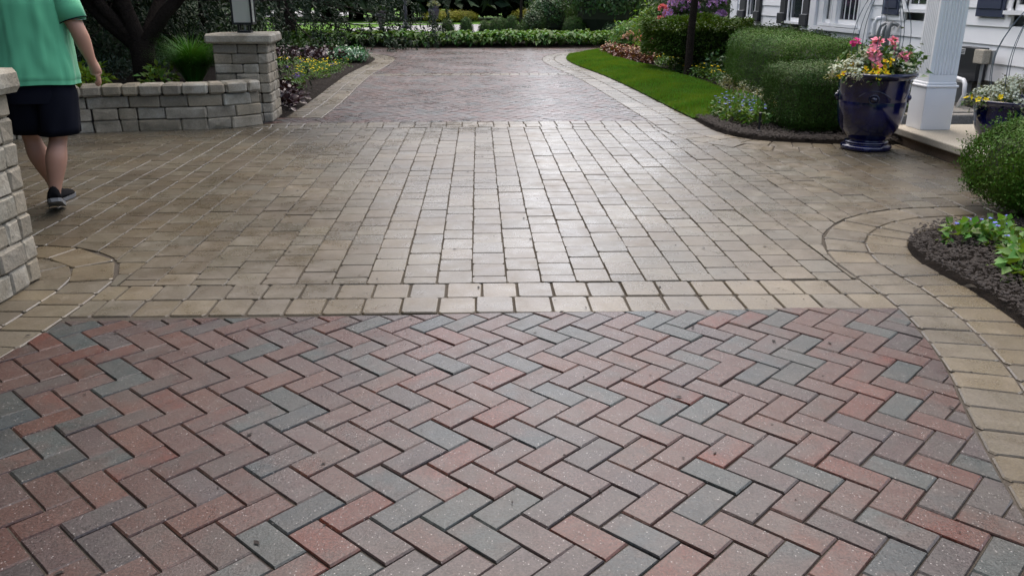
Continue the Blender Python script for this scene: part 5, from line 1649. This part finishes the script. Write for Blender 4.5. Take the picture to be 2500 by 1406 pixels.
def flower(C, up, size, n=5, wide=.95):
    """n petals round each centre"""
    V_, T_, N_ = [], [], []
    for c, u in zip(C, up):
        u = Vector(u).normalized(); a = u.orthogonal().normalized(); b = u.cross(a)
        ph = random.uniform(0, 6.28)
        for k in range(n):
            t = ph + 2 * math.pi * k / n
            V_.append(c); T_.append(tuple(a * math.cos(t) + b * math.sin(t) + u * .35)); N_.append(tuple(u))
    return leaf_vf(np.array(V_, float), np.array(T_, float), np.array(N_, float), size, size * wide, .12)
def planting(base, name, label, spots, fm, fsize, leafm, lsize, rleaf, cat="flowering plant", petals=5, nleaf=14, asp=.6, heads=1, hr=.0, centre=None):
    """one plant: leaves and flowers at spots (offsets from the pot's centre)"""
    root = empty(name, base, 0, label, cat)
    C = []
    for s in spots: C.append(np.array(s) + RNG.normal(size=(nleaf, 3)) * rleaf - np.array([0, 0, rleaf * .8]))
    C = np.concatenate(C); n = len(C)
    V, F = leaf_vf(C, unit(C * np.array([1, 1, .3]) + RNG.normal(size=(n, 3)) * .6), unit(np.array([0, 0, 1.]) + RNG.normal(size=(n, 3)) * .5), lsize * RNG.uniform(.7, 1.3, n), lsize * asp, .15, .15)
    link("leaves", tri_mesh("leaves", V, F, M[leafm]), root)
    fc, fu = [], []
    for s in spots:
        for _ in range(heads):
            d = Vector((random.gauss(0, 1), random.gauss(0, 1), random.gauss(.3, 1))).normalized()
            fc.append(tuple(Vector(s) + d * hr)); fu.append(tuple(d * .8 + Vector((s[0], s[1] - .25, .35)).normalized()))
    V, F = flower(fc, fu, fsize, petals)
    parts = [(V, F, 0)]
    link("flowers", tri_mesh("flowers", V, F, M[fm]), root)
    if centre:
        V, F = flower([tuple(Vector(c) + Vector(u).normalized() * fsize * .12) for c, u in zip(fc, fu)], fu, fsize * .3, 5); link("flower_centres", tri_mesh("flower_centres", V, F, M[centre]), root)
    mb = MB()
    for s in spots[:40]: mb.tube([(s[0] * .4, s[1] * .4, .0), (s[0] * .85, s[1] * .85, s[2] * .7), tuple(s)], .0035, 4, 0, False)
    mb.build("stems", M['fresh'], root)
    return root
random.seed(81)
T1 = P1C + Vector((0, 0, .69))
def around(a0, a1, n, r0, r1, z0, z1):
    out = []
    for _ in range(n):
        a = R(random.uniform(a0, a1)); r = random.uniform(r0, r1); t = (r - r0) / max(r1 - r0, 1e-6)
        out.append((r * math.cos(a), r * math.sin(a), z0 + (z1 - z0) * (1 - t) + random.gauss(0, .012)))
    return out
planting(T1, "white_flower_plant", "airy white flowered plant spilling over the left rim of the tall blue planter", around(140, 225, 70, .12, .40, .03, .17), 'p_white', .012, 'silver', .03, .035, nleaf=10, heads=6, hr=.034, petals=4)
planting(T1, "white_flower_plant", "airy white flowered plant at the column side of the tall blue planter", around(-60, 60, 60, .12, .34, .03, .15), 'p_white', .012, 'silver', .03, .035, nleaf=10, heads=4, hr=.034, petals=4)
planting(T1, "yellow_flower_plant", "yellow trumpet flowers hanging over the front rim of the tall blue planter", around(185, 268, 22, .24, .37, -.005, .09) + [(-.03, -.22, .13), (.01, -.22, .11), (.04, -.19, .14)], 'p_yellow', .036, 'bedleaf', .035, .03, nleaf=8, centre='p_orange')
planting(T1, "pink_flower_plant", "large pink trumpet flowers in the middle of the tall blue planter", [(-.12, -.08, .19), (-.08, -.1, .21), (-.13, -.1, .16), (-.09, -.12, .16), (-.04, -.08, .17), (-.03, .0, .29), (.0, .02, .28), (-.04, -.02, .24), (.10, .0, .27), (.13, .01, .29), (.12, -.02, .24), (.18, -.1, .15), (.2, -.08, .16), (-.08, -.2, .08)], 'p_pink', .052, 'broad', .065, .05, nleaf=5, heads=2, hr=.02)
planting(T1, "geranium", "magenta geranium head on a stalk at the left of the tall planter", [(-.24, -.02, .28)], 'p_magenta', .028, 'bedleaf', .06, .05, nleaf=10, heads=14, hr=.035)
planting(T1, "geranium", "small coral red bloom at the right of the tall planter's pink flowers", [(.26, -.06, .18)], 'p_coral', .024, 'bedleaf', .06, .05, nleaf=16, heads=6, hr=.02)
n = 260
root = empty("leafy_filler", T1, 0, "dark green leaves filling the middle of the tall blue planter", "plant")
C = np.concatenate([RNG.normal(size=(n, 3)) * np.array([.13, .13, .06]) + np.array([.03, 0, .12]), RNG.normal(size=(90, 3)) * np.array([.06, .06, .05]) + np.array([.27, .06, .14])]); n = len(C)
V, F = leaf_vf(C, unit(C * np.array([1, 1, .2]) + RNG.normal(size=(n, 3)) * .5), unit(np.array([0, 0, 1.]) + RNG.normal(size=(n, 3)) * .5), .075, .05, .15, .2)
link("leaves", tri_mesh("leaves", V, F, M['broad']), root)
T2 = P2C + Vector((0, 0, .33))
planting(T2, "white_flower_plant", "airy white flowered plant filling the low blue planter on the slab", around(90, 300, 120, .05, .40, .02, .2), 'p_white', .013, 'silver', .03, .035, nleaf=9, heads=6, hr=.034, petals=4)
planting(T2, "yellow_flower_plant", "yellow flowers over the left rim of the low planter on the slab", [(-.42, -.08, .03), (-.44, -.02, .05), (-.38, -.12, .03), (-.30, -.2, .01), (-.29, -.18, .06), (-.46, .04, .03)], 'p_yellow', .034, 'bedleaf', .035, .03, nleaf=8)
planting(T2, "geranium", "magenta geranium head standing above the low planter's white flowers", [(-.05, -.12, .36)], 'p_magenta', .03, 'bedleaf', .05, .03, nleaf=4, heads=16, hr=.035)
planting(T2, "geranium", "pink geranium head at the picture edge above the low planter", [(.03, -.16, .30)], 'p_pink', .028, 'bedleaf', .05, .03, nleaf=4, heads=14, hr=.03)
o = bed_plant("hosta_plant", "green leafy plant in the gap between the tall planter and the column", None, .2, .5, 60, .16, 'broad', None, 0, cat="plant"); o.location = (4.2, 8.75, .05)

# ================================================================== PERSON
random.seed(91)
def skin_mesh(name, verts, edges, radii, mat, sub=2, root_i=0):
    me = bpy.data.meshes.new(name); me.from_pydata(verts, edges, [])
    o = bpy.data.objects.new(name, me); COL.objects.link(o)
    o.modifiers.new("skin", 'SKIN')
    for i, r in enumerate(radii):
        d = me.skin_vertices[0].data[i]
        d.radius = r if hasattr(r, '__len__') else (r, r)
        d.use_root = (i == root_i)
    o.modifiers["skin"].use_smooth_shade = True
    s = o.modifiers.new("sub", 'SUBSURF'); s.levels = sub; s.render_levels = sub
    dg = bpy.context.evaluated_depsgraph_get(); dg.update()
    out = bpy.data.meshes.new_from_object(o.evaluated_get(dg))
    bpy.data.objects.remove(o)
    out.materials.clear(); out.materials.append(mat)
    for p in out.polygons: p.use_smooth = True
    out.name = name
    return out
def skin_mat():
    t = NT("skin")
    c = t.mix(t.noise(t.pos(), 9, 4), (0.31, 0.16, 0.11), (0.40, 0.23, 0.165))
    t.set(Base_Color=c, Roughness=0.55, Subsurface_Weight=0.08)
    t.p.inputs["Subsurface Radius"].default_value = (0.02, 0.008, 0.004)
    t.bump(t.noise(t.pos(), 180, 3), 0.15, 0.002)
    return t.mat
def cloth_mat(name, col, dots=False):
    t = NT(name)
    if max(col) < .03: t.p.inputs['Specular IOR Level'].default_value = 0.06
    c = t.mix(t.noise(t.pos(), 6, 3), tuple(x * .92 for x in col), tuple(x * 1.06 for x in col))
    t.set(Base_Color=c, Roughness=0.9)
    t.p.inputs["Sheen Weight"].default_value = 0.15
    t.bump(t.noise(t.pos(), 350, 2), 0.2, 0.001)
    return t.mat
M['skin'] = skin_mat()
M['tee'] = cloth_mat("green_tee", (0.085, 0.37, 0.205))
M['shorts'] = cloth_mat("navy_shorts", (0.006, 0.007, 0.012)); M['shorts'].node_tree.nodes["Principled BSDF"].inputs["Sheen Weight"].default_value = 0.0
M['shoe'] = cloth_mat("black_knit_shoe", (0.006, 0.006, 0.007)); M['shoe'].node_tree.nodes["Principled BSDF"].inputs["Sheen Weight"].default_value = 0.0
M['sole'] = simple("grey_sole", (0.13, 0.135, 0.14), 0.6)
M['hair'] = simple("hair", (0.06, 0.045, 0.035), 0.6, var=.3, scale=60)
man = empty("person", (-2.89, 5.74, 0), R(16), "man walking away in a green t-shirt, black shorts and black slip-on shoes", "person"); man.scale = (1.02, 1.02, 1.025)
VV = []; EE = []; RR = []
def chain(pts, start=None):
    prev = start
    for p, r in pts:
        VV.append(p); RR.append(r)
        i = len(VV) - 1
        if prev is not None: EE.append((prev, i))
        prev = i
    return prev
pel = chain([((0, 0, .88), (.13, .10))])
chest = chain([((0, .0, 1.02), (.14, .10)), ((0, .01, 1.18), (.15, .11)), ((0, .02, 1.33), (.14, .10))], pel)
neck = chain([((0, .02, 1.42), (.065, .065)), ((0, .04, 1.49), (.055, .06)), ((0, .06, 1.56), (.07, .085)), ((0, .07, 1.64), (.078, .095)), ((0, .06, 1.71), (.05, .06))], chest)
def leg(hip, knee, ankle, heel_lift, toe_dir, sgn):
    hip, knee, ankle = Vector(hip), Vector(knee), Vector(ankle)
    back = Vector((0, -.028, 0))
    calf = knee.lerp(ankle, .30) + back * 1.0
    calf2 = knee.lerp(ankle, .55) + back * .5
    low = knee.lerp(ankle, .82)
    chain([(tuple(hip), .095), (tuple(hip.lerp(knee, .5)), .082), (tuple(hip.lerp(knee, .85)), .064), (tuple(knee), .058), (tuple(knee.lerp(ankle, .1) + back * .3), .057), (tuple(calf), .074), (tuple(calf2), .063), (tuple(low), .044), (tuple(ankle), .038), (tuple(ankle + Vector((0, .015, -.04))), .034), (tuple(ankle + Vector((toe_dir * .05, .09, -.075))), .03)], pel)
leg((.10, 0, .84), (.062, -.055, .47), (-.004, -.12, .135), .05, 0, 1)
leg((-.11, 0, .84), (-.125, .10, .47), (-.06, .215, .115), 0, 0, -1)
def arm(s, elbow, wrist):
    sh = Vector((s * .19, .0, 1.38)); el = Vector(elbow); wr = Vector(wrist)
    top = chain([(tuple(Vector((s * .09, .01, 1.38))), .07)], chest)
    e = chain([(tuple(sh), .068), (tuple(sh.lerp(el, .5)), .060), (tuple(el), .051), (tuple(el.lerp(wr, .28)), .056), (tuple(el.lerp(wr, .7)), .042), (tuple(wr), (.034, .028))], top)
    d = (wr - el).normalized()
    palm = chain([(tuple(wr + d * .05), (.045, .030)), (tuple(wr + d * .095), (.047, .028))], e)
    fwd = Vector((0, 1, 0)); inn = Vector((-s, 0, 0))
    for k, ln in enumerate((.082, .092, .086, .068)):
        o = fwd * (.036 - .024 * k)
        b = wr + d * .10 + o
        curl = .2 + .12 * k
        p1 = b + (d + inn * .15) * ln * .42; p2 = p1 + (d * (1 - curl * .5) + inn * curl) * ln * .34; p3 = p2 + (d * (.8 - curl) + inn * (curl + .3)) * ln * .28
        chain([(tuple(b), .0122), (tuple(p1), .0115), (tuple(p2), .0105), (tuple(p3), .009)], palm)
    t0 = wr + d * .03 + fwd * .028
    chain([(tuple(t0), .012), (tuple(t0 + (d * .6 + fwd * .6 + inn * .3) * .04), .0105), (tuple(t0 + (d * .9 + fwd * .55 + inn * .5) * .068), .009)], palm - 1)
arm(1, (.285, -.045, 1.145), (.325, .01, .955))
arm(-1, (-.28, -.03, 1.14), (-.30, .08, .945))
bm_me = skin_mesh("body", VV, EE, RR, M['skin'], 2, 0)
link("body", bm_me, man)
# face and hair on the head
def bump_ball(name, c, r, mat, seg=12):
    mb = MB(); mb.lathe([(r[0] * math.sin(math.pi * k / 8) + 1e-4, -r[2] * math.cos(math.pi * k / 8)) for k in range(9)], seg); 
    mb.v = [(x + c[0], y * r[1] / r[0] + c[1], z + c[2]) for x, y, z in mb.v]
    return mb.build(name, mat, man, smooth=True)
for s in (-1, 1):
    bump_ball("ear", (s * .083, .055, 1.60), (.012, .022, .032), M['skin'])
    bump_ball("eye", (s * .03, .142, 1.625), (.012, .01, .01), M['p_white'])
bump_ball("nose", (0, .162, 1.59), (.014, .02, .024), M['skin'])
bump_ball("mouth", (0, .148, 1.545), (.024, .008, .006), M['p_coral'])
bump_ball("hair", (0, .045, 1.665), (.086, .105, .078), M['hair'], 20)

def ring(cx, cy, z, rx, ry, n=40, e=2.3, fold=0.0, tilt=(0, 0), ph=0.0):
    out = []
    for k in range(n):
        t = 2 * math.pi * k / n
        c, s_ = math.cos(t), math.sin(t)
        x = rx * np.sign(c) * abs(c) ** (2 / e); y = ry * np.sign(s_) * abs(s_) ** (2 / e)
        f = 1 + fold * (math.sin(5 * t + ph + z * 9) * .5 + math.sin(9 * t + 2 * ph - z * 14) * .35 + noise.noise(Vector((x * 9, y * 9, z * 5 + ph))) * .9)
        out.append((cx + x * f, cy + y * f, z + tilt[0] * x + tilt[1] * y))
    return out
mb = MB()
PROF = [(.812, .226, .158, -.005, .9), (.86, .232, .166, -.004, .9), (.92, .228, .162, .0, .85), (.98, .222, .154, .004, .8), (1.06, .218, .147, .008, .7), (1.14, .219, .143, .012, .6), (1.22, .224, .140, .014, .5), (1.30, .224, .132, .014, .45), (1.36, .21, .118, .014, .35), (1.40, .175, .10, .016, .25), (1.43, .115, .083, .02, 0.1), (1.445, .078, .076, .026, 0)]
def shirt_ring(z):
    for i in range(len(PROF) - 1):
        if PROF[i][0] <= z <= PROF[i + 1][0]: break
    t = (z - PROF[i][0]) / (PROF[i + 1][0] - PROF[i][0])
    _, rx, ry, cy, fo = [p + (q - p) * t for p, q in zip(PROF[i], PROF[i + 1])]
    out = []
    n = 96
    for k in range(n):
        th = 2 * math.pi * k / n
        c, s_ = math.cos(th), math.sin(th)
        x = rx * np.sign(c) * abs(c) ** .87; y = ry * np.sign(s_) * abs(s_) ** .87
        v = noise.noise(Vector((c * 2.6, s_ * 2.6, z * 1.6 + 4))) * .013 + noise.noise(Vector((c * 6, s_ * 6, z * 2.6 + 9))) * .008
        dg = noise.noise(Vector((c * 3 + z * 5 * np.sign(c), s_ * 3, z * 7))) * .006
        d = fo * 2.0 * (v + dg) + (.0035 if z < .822 else (-.002 if .834 < z < .842 else 0))
        l = math.hypot(x, y)
        out.append((x + d * x / l, cy + y + d * y / l, z + .02 * x - .06 * y + (.004 * math.sin(3 * th) if z < .87 else 0)))
    return out
zs = [.812, .816, .822, .834, .838, .842] + [.85 + .59 * k / 52 for k in range(52)] + [1.4445]
mb.loft([shirt_ring(z) for z in zs], cap=False)
for s in (-1, 1):
    A = Vector((s * .155, .01, 1.375)); B = Vector((s * .205, .0, 1.36)); Cc = Vector((s * .24, -.015, 1.28)); D_ = Vector((s * .262, -.025, 1.205))
    pts = [A, B, B.lerp(Cc, .5) + Vector((s * .006, 0, .006)), Cc, D_, D_ + Vector((0, 0, .006))]
    mb.tube(pts, [.07, .081, .086, .087, .086, .078], 24, 0, False)
ts = mb.build("t_shirt", M['tee'], man, smooth=True)
for s in (-1, 1):
    D_ = Vector((s * .262, -.025, 1.205)); ax = (D_ - Vector((s * .24, -.015, 1.28))).normalized(); u = ax.orthogonal().normalized(); v = ax.cross(u)
    rim = MB(); rim.tube([D_ + (u * math.cos(k * math.pi / 12) + v * math.sin(k * math.pi / 12)) * .0865 for k in range(25)], .0035, 5, 0, False); rim.build("sleeve_hem", M['shorts'], ts)
mb = MB()
mb.loft([ring(0, 0, z, rx, ry, fold=.015) for z, rx, ry in ((.95, .15, .095), (.90, .185, .118), (.82, .198, .132), (.76, .212, .148), (.71, .214, .152))], cap=False)
for s, kn, of in ((1, (.066, -.05), 0.0), (-1, (-.09, .085), 2.0)):
    rs = []
    for q in range(9):
        t = q / 8
        z = .86 - t * .352
        cx = s * .098 * (1 - t) + kn[0] * 1.02 * t + s * .012 * t; cy = kn[1] * t * .85
        rs.append(ring(cx, cy, z, (.094 + .03 * min(1, t * 3)), (.115 + .022 * min(1, t * 3) - .006 * t), 48, 2.2, .02 + .05 * t, (.02 * s, .03), of))
    rs.append(ring(cx, cy, z + .004, .114, .124, 48, 2.2, .06, (.02 * s, .03), of))
    mb.loft(rs, cap=False)
mb.build("shorts", M['shorts'], man, smooth=True)
def shoe(ankle, pitch, yaw):
    e = MB()
    L = .285
    prof = [(-.10, .030, .070), (-.085, .040, .098), (-.05, .043, .105), (-.005, .043, .098), (.05, .046, .075), (.10, .051, .058), (.145, .049, .048), (.175, .036, .038), (.188, .012, .028)]
    rings = []
    for y, w, h in prof:
        rings.append([(w * c, y, max(0.0, h * s_) if s_ > 0 else .016 + .0 * s_) for c, s_ in [(math.cos(2 * math.pi * k / 16), math.sin(2 * math.pi * k / 16)) for k in range(16)]])
        rings[-1] = [(x, y_, .014 + z * .92) for x, y_, z in rings[-1]]
    e.loft(rings)
    up = e.build("shoe", M['shoe'], man, smooth=True)
    so = MB()
    out = []
    for y, w in ((-.107, .022), (-.097, .036), (-.06, .045), (0, .045), (.06, .05), (.11, .054), (.15, .052), (.18, .038), (.196, .014)):
        out.append((y, w))
    top = [(w, y, .024) for y, w in out] + [(-w, y, .024) for y, w in reversed(out)]
    bot = [(x * .96, y, 0.0 + (.012 if y > .15 else 0)) for x, y, z in top]
    so.loft([bot, top]); sl = so.build("sole", M['sole'], up)
    up.location = ankle
    up.rotation_euler = (pitch, 0, yaw)
    return up
# near foot pushing off with its heel raised, far foot flat
shoe((-.006, -.125, .062), R(-20), R(8))
shoe((-.052, .23, .004), 0, R(-16))
